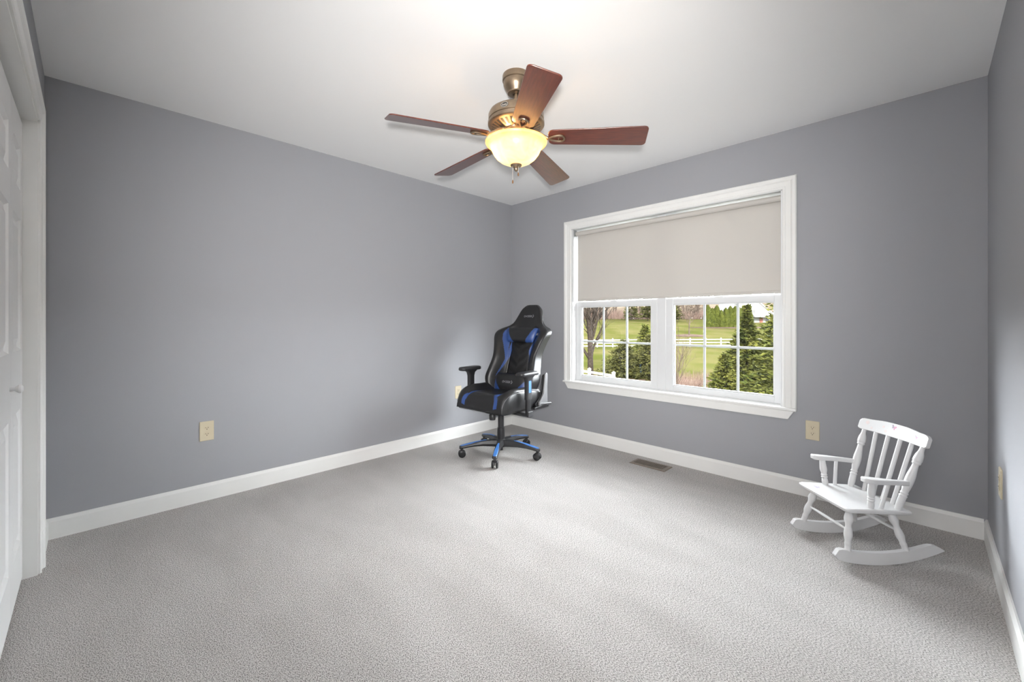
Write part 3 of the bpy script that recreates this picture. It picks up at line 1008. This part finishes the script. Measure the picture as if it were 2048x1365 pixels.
# armrests
def armrest(s):
    y = s * 0.320
    x0 = 0.040
    b = MB()
    def sec(z, hx, hy, ox=0, oy=0):
        return [(x0 + ox + p[0], y + oy + p[1], z) for p in rounded_poly(2 * hx, 2 * hy, min(hx, hy) * 0.6, 3)]
    b.rings([sec(0.520, 0.031, 0.019), sec(0.560, 0.031, 0.019), sec(0.660, 0.032, 0.019), sec(0.690, 0.040, 0.022), sec(0.706, 0.058, 0.030), sec(0.712, 0.060, 0.032)])
    a = b.build('armrest', M['plastic'], gc, smooth=40)
    poly = rounded_poly(0.235, 0.090, 0.034, 6)
    def ps(k, z):
        return [(x0 + 0.012 + p[0] * k, y + p[1] * (1 - (1 - k) * 1.6) * (1.0 if p[0] < 0.06 else 0.94), z) for p in poly]
    MB().rings([ps(0.94, 0.712), ps(1.0, 0.718), ps(1.0, 0.730), ps(0.975, 0.738), ps(0.88, 0.742)]).build('arm_pad', M['plastic'], a, smooth=50)
    b = MB()
    b.rings([sec(0.392, 0.025, 0.014), sec(0.530, 0.025, 0.014)])
    yi = s * 0.15
    b.box((x0 - 0.028, min(yi, y + s * 0.014), 0.385), (x0 + 0.028, max(yi, y + s * 0.014), 0.400))
    b.build('arm_post', M['blackmetal'], a, smooth=40, bevel=0.002)
    b = MB()
    yo = y + s * 0.0188
    b.box((x0 - 0.014, min(yo, yo + s * 0.0012), 0.575), (x0 + 0.016, max(yo, yo + s * 0.0012), 0.672))
    b.build('arm_accent', M['blueplastic'], a, smooth=0, bevel=0.0004)
    MB().box((x0 - 0.03, min(y + s * 0.012, y + s * 0.026), 0.383), (x0 + 0.03, max(y + s * 0.012, y + s * 0.026), 0.425)).build('post_cap', M['plastic'], a, smooth=0, bevel=0.003)
armrest(-1)
armrest(1)

# ------------------------------------------------------------------ child's rocking chair (local: x forward, y towards the camera)
M['whitewood'] = mat('white_painted_wood', (0.75, 0.75, 0.755), 0.32, 0.45, var=0.012, bump=0.03, bscale=40)
M['pink'] = mat('pink_decal', (0.66, 0.36, 0.50), 0.5, 0.3, var=0.1, vscale=200)
M['mauve'] = mat('grey_mauve_decal', (0.40, 0.34, 0.42), 0.5, 0.3, var=0.1, vscale=200)
M['palepink'] = mat('faint_flower_decal', (0.80, 0.70, 0.69), 0.5, 0.3, var=0.03, vscale=200)
M['lavender'] = mat('lavender_decal', (0.60, 0.55, 0.66), 0.5, 0.3, var=0.05, vscale=200)
CR = FWD * 2.128 + RGT * 1.775
rk = empty('rocking_chair', (CR.x, CR.y, 0), atan2(-RGT.y, -RGT.x))
tag(rk, 'small white wooden rocking chair with butterfly decals on the back', 'rocking chair')


def turned(p0, p1, prof, n=14, name='leg', parent=rk):
    p0, p1 = Vector(p0), Vector(p1)
    pts, rs = [], []
    for i in range((len(prof) - 1) * 4 + 1):
        k = min(i // 4, len(prof) - 2)
        t = prof[k][0] + (prof[k + 1][0] - prof[k][0]) * (i - 4 * k) / 4
        pts.append(p0 + (p1 - p0) * t)
        rs.append(sinterp(prof, t))
    return MB().tube(pts, rs, n).build(name, M['whitewood'], parent, smooth=60)


# runners
for y in (-0.150, 0.150):
    rr = []
    for i in range(33):
        x = 0.252 - 0.515 * i / 32
        zb = (x - 0.05) ** 2 / (2 * 0.74)
        h = 0.057
        zt = zb * 0.92 + h
        df, dk = 0.252 - x, x + 0.263
        if df < 0.04:
            t = 1 - df / 0.04
            zt -= 0.034 * t * t * t
            zb += 0.015 * t * t * t
        if dk < 0.085:
            t = 1 - dk / 0.085
            zt -= 0.050 * t * t
        rr.append([(x, y - 0.011, zb), (x, y + 0.011, zb), (x, y + 0.011, zt), (x, y - 0.011, zt)])
    MB().rings(rr).build('runner', M['whitewood'], rk, smooth=30, bevel=0.004, seg=3)
# seat
sp = []
def seat_poly(i=0.0):
    pts = []
    def cn(cx, cy, a0, r, n=5):
        return [(cx + r * cos(a0 + pi / 2 * k / n), cy + r * sin(a0 + pi / 2 * k / n)) for k in range(n + 1)]
    f, bk_, wf, wb = 0.205 - i, -0.108 + i, 0.172 - i, 0.165 - i
    pts += cn(f - 0.022, wf - 0.022, 0, 0.022)
    pts += cn(bk_ + 0.008, wb - 0.008, pi / 2, 0.008)
    pts += cn(bk_ + 0.008, -wb + 0.008, pi, 0.008)
    pts += cn(f - 0.022, -wf + 0.022, 1.5 * pi, 0.022)
    return pts
def sz(x, y, z):
    dip = -0.006 * math.exp(-((x - 0.04) / 0.09) ** 2 - (y / 0.10) ** 2)
    return z + 0.045 * (x - 0.05)
SEATZ = 0.262
b = MB()
b.rings([[(x, y, sz(x, y, z)) for x, y in seat_poly(i)] for i, z in ((0.012, SEATZ - 0.022), (0.004, SEATZ - 0.019), (0.0, SEATZ - 0.013), (0.0, SEATZ - 0.005), (0.004, SEATZ - 0.001), (0.010, SEATZ))])
rseat = b.build('seat', M['whitewood'], rk, smooth=40)
legp = [(0, .0095), (.06, .011), (.16, .0165), (.26, .0185), (.36, .0135), (.43, .0125), (.52, .016), (.64, .0175), (.78, .0125), (.84, .014), (.90, .0125), (1, .0135)]
LEGS = {}
for y in (-1, 1):
    for kx, (xt, xb) in (('f', (0.150, 0.186)), ('b', (-0.048, -0.090))):
        zb = (xb - 0.05) ** 2 / 1.48 * 0.95 + 0.052
        p1 = (xt, y * 0.112, sz(xt, 0, SEATZ - 0.020))
        p0 = (xb, y * 0.150, zb)
        turned(p1, p0, legp)
        LEGS[kx, y] = (Vector(p1), Vector(p0))
for kx in 'fb':
    q = [LEGS[kx, y][0].lerp(LEGS[kx, y][1], 0.52) for y in (-1, 1)]
    MB().tube([q[0], q[0].lerp(q[1], 0.5), q[1]], [0.0055, 0.0075, 0.0055], 10).build('stretcher', M['whitewood'], rk)
# back
postp = [(0, .0125), (.10, .0150), (.20, .0145), (.225, .0165), (.245, .0130), (.265, .0165), (.285, .0135), (.36, .0165), (.50, .0185), (.66, .0135), (.72, .0125), (.735, .0165), (.765, .0165), (.78, .0185), (.86, .0165), (.93, .0105), (1.0, .0095)]
TOPX, TOPZ = -0.158, 0.556
for y in (-1, 1):
    turned((-0.060, y * 0.138, SEATZ - 0.008), (TOPX, y * 0.163, TOPZ + 0.004), postp, 16, 'back_post')
lean = Vector((TOPX + 0.060, 0, TOPZ - SEATZ)).normalized()
nrm = Vector((lean.z, 0, -lean.x))         # out of the front face
def bow(y):
    return -0.022 * (1 - (y / 0.19) ** 2)
CRB = Vector((TOPX, 0, TOPZ))
def crest(y, s, t):
    return CRB + Vector((bow(y) + 0.008, y, 0)) + lean * s + nrm * t
rr = []
ys = [-0.192, -0.189, -0.182, -0.172, -0.16, -0.14, -0.12, -0.09, -0.06, -0.03, 0, 0.03, 0.06, 0.09, 0.12, 0.14, 0.16, 0.172, 0.182, 0.189, 0.192]
def crest_top(y):
    ay = abs(y)
    h = 0.062 + 0.008 * sstep(0.15, 0.05, ay)
    e = max(0, ay - 0.166) / 0.026
    return h - 0.020 * (1 - sqrt(max(0, 1 - min(1, e) ** 2)))
def crest_bot(y):
    e = max(0, abs(y) - 0.172) / 0.020
    return 0.012 * (1 - sqrt(max(0, 1 - min(1, e) ** 2)))
for y in ys:
    s0, s1 = crest_bot(y), crest_top(y)
    rr.append([crest(y, s0, -0.010), crest(y, s0, 0.010), crest(y, s1, 0.010), crest(y, s1, -0.010)])
cr = MB().rings(rr).build('crest_rail', M['whitewood'], rk, smooth=30, bevel=0.003, seg=3)
for y0, y1 in ((-0.082, -0.100), (-0.028, -0.034), (0.028, 0.034), (0.082, 0.100)):
    MB().tube([(-0.086, y0, SEATZ - 0.010), crest(y1, 0.004, 0.0)], 0.0098, 12, flat=(1, 1)).build('spindle', M['whitewood'], rk)
# arms
for s in (-1, 1):
    rr = []
    for i in range(25):
        t = i / 24
        x = 0.128 - 0.222 * t
        z = 0.406 - 0.020 * t
        yc = s * (0.166 - 0.010 * t + 0.006 * sin(pi * t))
        hw = sinterp([(0, .014), (.04, .021), (.14, .025), (.35, .021), (.6, .014), (.85, .012), (1, .011)], t)
        rr.append([(x, yc - hw, z - 0.011), (x, yc + hw, z - 0.011), (x, yc + hw, z + 0.011), (x, yc - hw, z + 0.011)])
    MB().rings(rr).build('armrest', M['whitewood'], rk, smooth=40, bevel=0.005, seg=3)
    turned((0.078, s * 0.158, 0.396), (0.072, s * 0.142, SEATZ - 0.006), [(0, .0135), (.15, .0145), (.40, .0165), (.55, .0120), (.58, .0150), (.62, .0120), (.66, .0150), (.70, .0125), (.85, .0145), (1, .0105)], 14, 'arm_post')
    MB().tube([(0.000, s * 0.160, 0.392), (0.022, s * 0.142, SEATZ - 0.006)], 0.0085, 12).build('arm_spindle', M['whitewood'], rk)


def decal(place, shapes, name, parent, mats):
    b = MB()
    for mi, poly in shapes:
        b.rings([[place(p[0], p[1], 0.0002) for p in poly], [place(p[0], p[1], 0.0006) for p in poly]], mi)
    return b.build(name, mats, parent, smooth=0)


def blob(cx, cy, rx, ry, rot=0, n=12):
    return [(cx + rx * cos(a) * cos(rot) - ry * sin(a) * sin(rot), cy + rx * cos(a) * sin(rot) + ry * sin(a) * cos(rot)) for a in [2 * pi * k / n for k in range(n)]]


def butterfly(cx, cy, k=1.0, m=(0, 1)):
    return [(m[0], blob(cx + 0.0055 * k, cy + 0.001 * k, 0.0065 * k, 0.0042 * k, 0.6)), (m[0], blob(cx + 0.002 * k, cy - 0.0065 * k, 0.0045 * k, 0.003 * k, -1.2)),
            (m[1], blob(cx - 0.0055 * k, cy + 0.0045 * k, 0.0062 * k, 0.0036 * k, 1.9)), (m[1], blob(cx - 0.0045 * k, cy - 0.002 * k, 0.004 * k, 0.0028 * k, 0.4)),
            (m[1], blob(cx, cy - 0.001 * k, 0.0013 * k, 0.007 * k, 0.35))]
front = lambda y, s, t: crest(y, s, 0.0100 + t)
DM = [M['pink'], M['mauve'], M['palepink']]
decal(front, butterfly(-0.008, 0.050, 1.25), 'butterfly_decal', cr, DM)
decal(front, butterfly(0.122, 0.035, 1.05), 'butterfly_decal', cr, DM)
for (y, s, k) in ((-0.148, 0.042, 1.2), (-0.062, 0.040, 0.8), (-0.045, 0.020, 0.9), (0.010, 0.022, 0.8), (0.062, 0.034, 0.6), (-0.120, 0.018, 0.6), (0.160, 0.02, 0.6)):
    fl = []
    for a in range(5):
        fl.append((2, blob(y + 0.0052 * k * cos(a * 1.2566), s + 0.0052 * k * sin(a * 1.2566), 0.0042 * k, 0.0030 * k, a * 1.2566)))
    decal(front, fl, 'flower_decal', cr, DM)
decal(lambda x, y, t: (x, y, sz(x, y, SEATZ + t)), [(i, [(0.150 + q[1], -0.098 - q[0]) for q in p]) for i, p in butterfly(0, 0, 1.5, (0, 0))], 'butterfly_decal', rseat, [M['lavender']])
# ------------------------------------------------------------------ outdoors
R = random.Random(7)
M['grass'] = mat('spring_lawn', (0.034, 0.038, 0.009), 0.95, 0.0, color2=(0.056, 0.050, 0.021), vscale=0.22, detail=8)
M['hill'] = mat('leaf_litter_hillside', (0.090, 0.070, 0.053), 0.95, 0.0, color2=(0.055, 0.044, 0.033), vscale=0.25, detail=8)
M['mulch'] = mat('mulch_bed', (0.055, 0.040, 0.033), 0.95, 0.0, var=0.3, vscale=4)
M['straw'] = mat('dry_leaf_bed', (0.114, 0.090, 0.064), 0.95, 0.0, color2=(0.084, 0.062, 0.048), vscale=1.5, detail=6)
M['bark'] = mat('grey_bark', (0.034, 0.028, 0.024), 0.9, 0.0, var=0.3, vscale=6)
M['twig'] = mat('brown_twigs', (0.072, 0.056, 0.047), 0.9, 0.0, var=0.25, vscale=1.0)
M['redtwig'] = mat('reddish_brush', (0.124, 0.087, 0.074), 0.9, 0.0, var=0.25, vscale=1.0)
M['spruce'] = mat('olive_spruce_needles', (0.085, 0.085, 0.028), 0.85, 0.03, color2=(0.034, 0.037, 0.016), vscale=1.8, detail=6)
M['cedar'] = mat('bright_cedar_needles', (0.110, 0.112, 0.027), 0.85, 0.03, color2=(0.034, 0.046, 0.012), vscale=2.2, detail=6)
M['arbor'] = mat('arborvitae_leaves', (0.070, 0.080, 0.017), 0.85, 0.03, color2=(0.038, 0.048, 0.010), vscale=2.5, detail=5)
M['siding'] = mat('white_siding', (0.384, 0.384, 0.378), 0.6, 0.3, var=0.02)
M['roof'] = mat('grey_shingles', (0.136, 0.136, 0.143), 0.9, 0.1, var=0.2, vscale=3)
M['pvc'] = mat('white_vinyl_fence', (0.248, 0.248, 0.239), 0.5, 0.4, var=0.02)
M['pane'] = mat('dark_window_pane', (0.031, 0.034, 0.037), 0.15, 0.6, var=0.1)

HT = [(-30, -3.3), (33, -3.3), (45, -3.05), (57, -2.55), (70, -1.4), (85, -0.25), (110, 0.9), (130, 2.0), (160, 4.2), (260, 13.0), (330, 15)]


def gz(d):
    return sinterp(HT, d)


def at(t, d, z=None):
    # point at depth d along the view axis, sideways t per metre of depth
    p = FWD * d + RGT * (t * d)
    return Vector((p.x, p.y, gz(d) if z is None else z))


def sheet(name, d0, d1, t0, t1, nd, nt_, m, dz=0.0, rough=0.0):
    b = MB()
    rows = []
    rn = random.Random(3)
    for i in range(nd + 1):
        d = d0 + (d1 - d0) * i / nd
        rows.append([at(t0 + (t1 - t0) * k / nt_, d) + Vector((0, 0, dz + rn.uniform(-rough, rough))) for k in range(nt_ + 1)])
    b.rings(rows, cap=False, closed=False)
    return b.build(name, m, smooth=60)


struct(sheet('ground', 4.0, 128, -3.0, 3.5, 90, 60, M['grass'], 0, 0.03), 'sloping spring lawn outside')
struct(sheet('ground', 126, 330, -0.5, 1.2, 40, 30, M['hill'], 0.0, 0.5), 'brown wooded hillside beyond the lawn')


def bed(name, t, d, rt, rd, m, label):
    poly = []
    for k in range(28):
        a = 2 * pi * k / 28
        w = 1 + 0.12 * sin(3 * a + t * 9) + 0.07 * sin(5 * a)
        poly.append((t * d + rt * cos(a) * w, d + rd * sin(a) * w))
    b = MB()
    rings = []
    for s, h in ((1, 0.02), (0.9, 0.10), (0.5, 0.14), (0.02, 0.15)):
        rings.append([Vector((*(FWD * (d + (q[1] - d) * s) + RGT * (t * d + (q[0] - t * d) * s)).xy, gz(d + (q[1] - d) * s) + h)) for q in poly])
    b.rings(rings, cap=False)
    return struct(b.build(name, m, smooth=60), label)


bed('ground', 0.20, 27.5, 8.5, 6.5, M['straw'], 'dry tan grass and leaves below the left pane')
bed('ground', 0.445, 26.0, 4.6, 5.5, M['straw'], 'dry leaf bed below the right pane')
bed('ground', 0.425, 70.0, 2.6, 1.6, M['mulch'], 'round mulch ring under the lone bare tree')
bed('ground', 0.545, 84.0, 9.0, 1.8, M['mulch'], 'mulch bed along the clipped hedge')


def bare_tree(name, h, r0, spread, seed, m, levels=4, kids=(7, 5, 5, 4), first=0.18, up=0.6, low=False, minr=0.012):
    rn = random.Random(seed)
    b = MB()

    def limb(p, d, L, r, lv):
        n = 5 if lv == 0 else 4
        pts, rs = [p], [r]
        q, dd = p.copy(), d.copy()
        for i in range(n):
            dd = (dd + Vector((rn.uniform(-1, 1), rn.uniform(-1, 1), rn.uniform(-0.5, 1.0) * up)) * (0.10 if lv == 0 else 0.22)).normalized()
            q = q + dd * (L / n)
            pts.append(q.copy())
            rs.append(max(minr * 0.6, r * (1 - 0.75 * (i + 1) / n)))
        b.tube(pts, rs, 7 if lv == 0 else (5 if lv == 1 else 3), cap=False)
        if lv >= levels:
            return
        for k in range(kids[lv]):
            f = (first if lv == 0 else 0.2) + (1 - (first if lv == 0 else 0.2)) * (k + rn.random() * 0.8) / kids[lv]
            f = min(f, 0.98)
            i = min(int(f * n), n - 1)
            s = pts[i].lerp(pts[i + 1], f * n - i)
            ax = (pts[i + 1] - pts[i]).normalized()
            az = rn.uniform(0, 2 * pi)
            side = ax.orthogonal().normalized()
            side = Matrix.Rotation(az, 3, ax) @ side
            nd = (ax * (1 - spread * 0.55) + side * spread * rn.uniform(0.7, 1.2) + Vector((0, 0, 0.25 * up))).normalized()
            limb(s, nd, L * rn.uniform(0.42, 0.62) * (1.05 - 0.35 * f), max(minr, r * (1 - 0.7 * f) * 0.55), lv + 1)
    limb(Vector((0, 0, -0.1)), Vector((0, 0, 1)), h, r0, 0)
    return b.build(name, m, smooth=60)


def needle_tree(name, h, r, seed, m, whorls=26, per=8, tuft=7, size=0.30, droop=0.25, base=0.05, shape=0.85, trunk=0.09):
    rn = random.Random(seed)
    root = empty(name)
    MB().tube([(0, 0, -0.1), (0, 0, h * 0.5), (0, 0, h * 0.96)], [trunk, trunk * 0.6, 0.015], 7).build('trunk', M['bark'], root)
    b = MB()
    for w in range(whorls):
        f = base + (1 - base) * w / (whorls - 1)
        for k in range(per):
            L = r * max(0.05, (1 - f)) ** shape * rn.uniform(0.65, 1.12)
            a = rn.uniform(0, 2 * pi)
            e = Vector((cos(a), sin(a), 0))
            z = h * f + rn.uniform(-0.5, 0.5) * h / whorls
            rise = rn.uniform(0.05, 0.35)
            nt_ = max(2, int(tuft * L / r + 2))
            for j in range(nt_):
                t = 0.18 + 0.82 * (j + rn.random()) / nt_
                p = e * (L * t) + Vector((0, 0, z + L * (rise * t - droop * t * t)))
                for q in range(3):
                    dv = (e * rn.uniform(0.3, 1.2) + Vector((-e.y, e.x, 0)) * rn.uniform(-0.9, 0.9) + Vector((0, 0, rn.uniform(-0.35, 0.55)))).normalized()
                    s = size * rn.uniform(0.6, 1.25)
                    sd = dv.cross(Vector((rn.uniform(-1, 1), rn.uniform(-1, 1), rn.uniform(-1, 1)))).normalized() * s * 0.17
                    b.add([p - dv * s * 0.2, p + dv * s * 0.35 + sd, p + dv * s, p + dv * s * 0.35 - sd], [(0, 1, 2, 3)])
    b.build('foliage', m, root, smooth=0)
    return root


def put(o, t, d, rz=0.0, sc=1.0, dz=0.0):
    o.location = at(t, d) + Vector((0, 0, dz))
    o.rotation_euler = (0, 0, rz)
    o.scale = (sc, sc, sc)
    return o


# near plants
put(tag(bare_tree('bare_tree', 9.0, 0.25, 0.50, 11, M['bark'], 4, (22, 8, 5, 4), 0.10, 0.9, minr=0.009), 'large grey bare tree in the leftmost window panes', 'tree'), 0.188, 33.5)
put(tag(needle_tree('spruce_bush', 2.9, 2.2, 21, M['spruce'], 30, 20, 13, 0.165, 0.18, 0.02, 0.75), 'wide olive spruce bush right of the grey bare tree', 'tree'), 0.268, 32.3)
put(tag(needle_tree('spruce_bush', 3.3, 1.7, 22, M['spruce'], 30, 18, 12, 0.165, 0.2, 0.02, 0.7), 'rounded dark spruce bush beside the window mullion', 'tree'), 0.328, 31.3)
put(tag(needle_tree('pine_tree', 3.9, 1.5, 23, M['cedar'], 22, 12, 8, 0.26, 0.1, 0.2, 0.7), 'small yellow green pine above the dark spruce bush', 'tree'), 0.318, 38.0)
put(tag(needle_tree('cedar_tree', 5.05, 2.5, 31, M['cedar'], 64, 26, 17, 0.150, 0.28, 0.02, 1.2), 'bright green cedar with slim pointed top in the right pane', 'tree'), 0.562, 16.5)
put(tag(needle_tree('cedar_tree', 4.35, 2.1, 34, M['cedar'], 54, 24, 16, 0.150, 0.25, 0.02, 0.8), 'broad lower cedar right of the slim pointed one', 'tree'), 0.628, 18.8)
put(tag(needle_tree('cedar_tree', 7.8, 2.9, 32, M['cedar'], 68, 24, 17, 0.155, 0.28, 0.02, 0.85), 'tall cedar cut off by the right window edge', 'tree'), 0.728, 12.5)
put(tag(needle_tree('cedar_tree', 3.3, 1.7, 33, M['cedar'], 44, 20, 14, 0.145, 0.20, 0.02, 1.0), 'low young cedar leaning out left of the pointed one', 'tree'), 0.508, 14.2)
put(tag(bare_tree('sapling', 3.7, 0.045, 0.42, 41, M['twig'], 2, (12, 5), 0.25, 0.9, minr=0.008), 'thin bare sapling before the leaf bed, left of cedar', 'tree'), 0.390, 22.5)
put(tag(bare_tree('sapling', 2.9, 0.04, 0.55, 42, M['twig'], 3, (9, 5, 4), 0.15, 0.9, minr=0.007), 'forked bare sapling behind the left muntin of right sash', 'tree'), 0.455 - 0.012 - 0.02 - 0.03, 24.5, 0.4)
SAP = S.objects
br = MB()
for k in range(420):
    t = R.uniform(0.385, 0.505)
    d = R.uniform(23, 30)
    p = at(t, d)
    hgt = R.uniform(0.4, 1.05)
    q = p + Vector((R.uniform(-0.35, 0.35), R.uniform(-0.35, 0.35), hgt))
    br.tube([p, p.lerp(q, 0.5) + Vector((R.uniform(-.1, .1), R.uniform(-.1, .1), 0)), q], [0.012, 0.009, 0.005], 3, cap=False)
    for j in range(3):
        s = p.lerp(q, R.uniform(0.35, 0.9))
        br.tube([s, s + Vector((R.uniform(-0.3, 0.3), R.uniform(-0.3, 0.3), R.uniform(0.1, 0.35)))], [0.007, 0.004], 3, cap=False)
tag(br.build('brush', M['redtwig'], smooth=0), 'reddish leafless brush in the dry leaf bed outside', 'brush', kind='stuff')


def fence(name, pts, h, label, rails=3, post_w=0.13, rail_h=0.14):
    root = empty(name, pts[0])
    tag(root, label, 'fence')
    o0 = Vector(pts[0])
    for p in pts:
        q = Vector(p) - o0
        po = MB().box((q.x - post_w / 2, q.y - post_w / 2, q.z - 0.05), (q.x + post_w / 2, q.y + post_w / 2, q.z + h)).build('post', M['pvc'], root, smooth=0)
        hw = post_w * 0.62
        MB().rings([[(q.x + a * hw * s, q.y + c * hw * s, q.z + h + z) for a, c in ((-1, -1), (1, -1), (1, 1), (-1, 1))] for s, z in ((1, 0), (1, 0.03), (0.1, 0.11))]).build('post_cap', M['pvc'], po, smooth=0)
    for r in range(rails):
        zz = h * (0.92 - 0.36 * r) - 0.04
        for a, c in zip(pts, pts[1:]):
            a, c = Vector(a) - o0, Vector(c) - o0
            dv = (c - a).normalized()
            sd = Vector((-dv.y, dv.x, 0)).normalized() * 0.022
            up = Vector((0, 0, rail_h))
            def sec(p):
                p = p + Vector((0, 0, zz - rail_h / 2))
                return [p - sd, p + sd, p + sd + up, p - sd + up]
            MB().rings([sec(a), sec(c)]).build('rail', M['pvc'], root, smooth=0)
    return root


fence('rail_fence', [at(0.13 + 0.037 * k, 57.0 + 0.10 * k) for k in range(18)], 1.15, 'white rail fence crossing the lawn below the hedge', 3)
fence('rail_fence', [at(0.10, 27.6), at(0.185, 25.4), at(0.243, 23.6)], 1.50, 'short white fence end at the bottom left pane', 3, 0.14)

# clipped hedge: every arborvitae a plant of its own
def arborvitae(seed):
    rn = random.Random(seed)
    b = MB()
    h, r = 4.1, 0.74
    for k in range(1500):
        f = rn.random() ** 0.85
        a = rn.uniform(0, 2 * pi)
        rad = r * (0.85 + 0.25 * sin(pi * min(1, f * 1.3))) * (1 - f ** 5) ** 0.6 * rn.uniform(0.75, 1.05)
        if f > 0.9:
            rad *= (1 - (f - 0.9) / 0.1) * 0.7 + 0.3
        p = Vector((rad * cos(a), rad * sin(a), h * f * 0.98))
        dv = (Vector((cos(a) * 0.25, sin(a) * 0.25, 1)) + Vector((rn.uniform(-.3, .3), rn.uniform(-.3, .3), 0))).normalized()
        sd = (Vector((-sin(a), cos(a), 0)) + Vector((rn.uniform(-.5, .5), rn.uniform(-.5, .5), 0))).normalized() * 0.09
        s = rn.uniform(0.22, 0.4)
        b.add([p, p + dv * s * 0.5 + sd, p + dv * s, p + dv * s * 0.5 - sd], [(0, 1, 2, 3)])
    b.tube([(0, 0, 0), (0, 0, h * 0.5), (0, 0, h * 0.9)], [r * 0.78, r * 0.8, r * 0.2], 10)
    return b.build('arborvitae', M['arbor'], smooth=0)


protos = [arborvitae(s) for s in (1, 2, 3)]
NH = 10
for k in range(NH):
    o = protos[k] if k < 3 else protos[k % 3].copy()
    if k >= 3:
        COL.objects.link(o)
    t = 0.4685 + (0.566 - 0.4685) * k / (NH - 1)
    put(o, t, 84.5 + R.uniform(-0.3, 0.3), R.uniform(0, 6), R.uniform(0.93, 1.07) * (0.84 if k == 3 else 1.0))
    tag(o, 'one clipped arborvitae column of the green hedge outside', 'hedge plant', 'arborvitae columns of the hedge')

put(tag(bare_tree('bare_tree', 5.6, 0.11, 0.85, 51, M['twig'], 4, (15, 7, 6, 5), 0.30, 0.6, minr=0.010), 'lone round bare tree standing in its mulch ring', 'tree'), 0.424, 70.0)
put(tag(needle_tree('pine_tree', 7.5, 2.6, 24, M['spruce'], 18, 9, 7, 0.7, 0.2, 0.1, 0.8), 'dark pine at the wood edge, left of lone tree', 'tree'), 0.388, 108.0)
put(tag(needle_tree('pine_tree', 8.5, 2.6, 25, M['spruce'], 18, 9, 7, 0.7, 0.2, 0.1, 0.8), 'dark pine at the wood edge above spruce bush', 'tree'), 0.325, 112.0)
put(tag(needle_tree('pine_tree', 9.5, 2.4, 26, M['spruce'], 18, 8, 7, 0.7, 0.2, 0.1, 0.8), 'olive pine among the far woods behind middle panes', 'tree'), 0.285, 116.0)
wp = [bare_tree('woodland_tree', 13.0, 0.20, 0.42, 60 + k, M['twig'], 3, (20, 9, 6), 0.15, 0.7, minr=0.028) for k in range(3)]
NW = 48
for k in range(NW):
    o = wp[k] if k < 3 else wp[k % 3].copy()
    if k >= 3:
        COL.objects.link(o)
    put(o, 0.105 + 0.056 * (k % 8) + 0.028 * ((k // 8) % 2) + R.uniform(-0.006, 0.006), 124 + 8.5 * (k // 8) + R.uniform(-0.8, 0.8), R.uniform(0, 6), R.uniform(0.78, 0.98))
    tag(o, 'leafless brown tree in the woods on the far hillside', 'tree', 'bare trees of the far woods')
ub = MB()
for k in range(1500):
    t = R.uniform(0.10, 0.49)
    d = R.uniform(119.5, 134)
    p = at(t, d)
    for j in range(2):
        q = p + Vector((R.uniform(-1.2, 1.2), R.uniform(-1.2, 1.2), R.uniform(0.8, 2.8)))
        ub.tube([p, q], [0.05, 0.02], 3, cap=False)
tag(ub.build('undergrowth', M['redtwig'], smooth=0), 'tan leafless undergrowth along the edge of the woods', 'undergrowth', kind='stuff')

# the neighbour's white house on the hill
hs = empty('house')
hd = 104.0
hp0 = at(0.560, hd)
hs.location = (hp0.x, hp0.y, gz(hd) - 0.2)
hs.rotation_euler = (0, 0, atan2(RGT.y, RGT.x))      # local x to the right of the view, y away
tag(hs, 'white two storey house on the hill behind the hedge', 'house')


def lap(lo, hi, gable=None):
    b = MB().box(lo, hi)
    return b


MB().box((-4.8, 0, 0), (-1.5, 4, 8.0)).build('wall', M['siding'], hs, smooth=0)
MB().prism([(-5.2, 8.0), (-1.0, 8.0), (-3.1, 10.2)], -0.4, 4.4, 'y').build('roof', M['roof'], hs, smooth=0)
MB().prism([(-1.5, 0), (6.7, 0), (6.7, 2.45), (0.2, 7.9), (-1.5, 7.9)], 0.4, 7.0, 'y').build('wall', M['siding'], hs, smooth=0)
MB().prism([(-1.5, 7.9), (0.2, 7.9), (7.1, 2.1), (7.25, 2.3), (0.2, 8.25), (-1.5, 8.25)], 0.1, 7.3, 'y').build('roof', M['siding'], hs, smooth=0)
MB().rings([[(1.5, -1.4, 1.62), (1.5, 0.4, 2.0), (1.5, 0.4, 1.75), (1.5, -1.4, 1.5)], [(7.0, -1.4, 1.62), (7.0, 0.4, 2.0), (7.0, 0.4, 1.75), (7.0, -1.4, 1.5)]]).build('porch_roof', M['roof'], hs, smooth=0)
for (x, z, w, h_) in ((1.1, 2.5, 0.6, 0.95), (1.9, 2.5, 0.6, 0.95), (5.2, 0.45, 0.7, 0.95), (-2.9, 3.6, 0.8, 1.3)):
    yf = 0.4 if x > -1.5 else 0.0
    f = MB().box((x - 0.1, yf - 0.06, z - 0.1), (x + w + 0.1, yf, z + h_ + 0.1)).build('window', M['siding'], hs, smooth=0)
    b = MB()
    for i in range(3):
        for j in range(3):
            b.box((x + w * i / 3 + 0.03, yf - 0.09, z + h_ * j / 3 + 0.03), (x + w * (i + 1) / 3 - 0.03, yf - 0.05, z + h_ * (j + 1) / 3 - 0.03))
    b.build('panes', M['pane'], f, smooth=0)
MB().box((3.6, 0.3, 0), (4.4, 0.45, 1.45)).build('door', mat('brick_red_door', (0.30, 0.10, 0.07), 0.5, 0.4, var=0.1), hs, smooth=0)
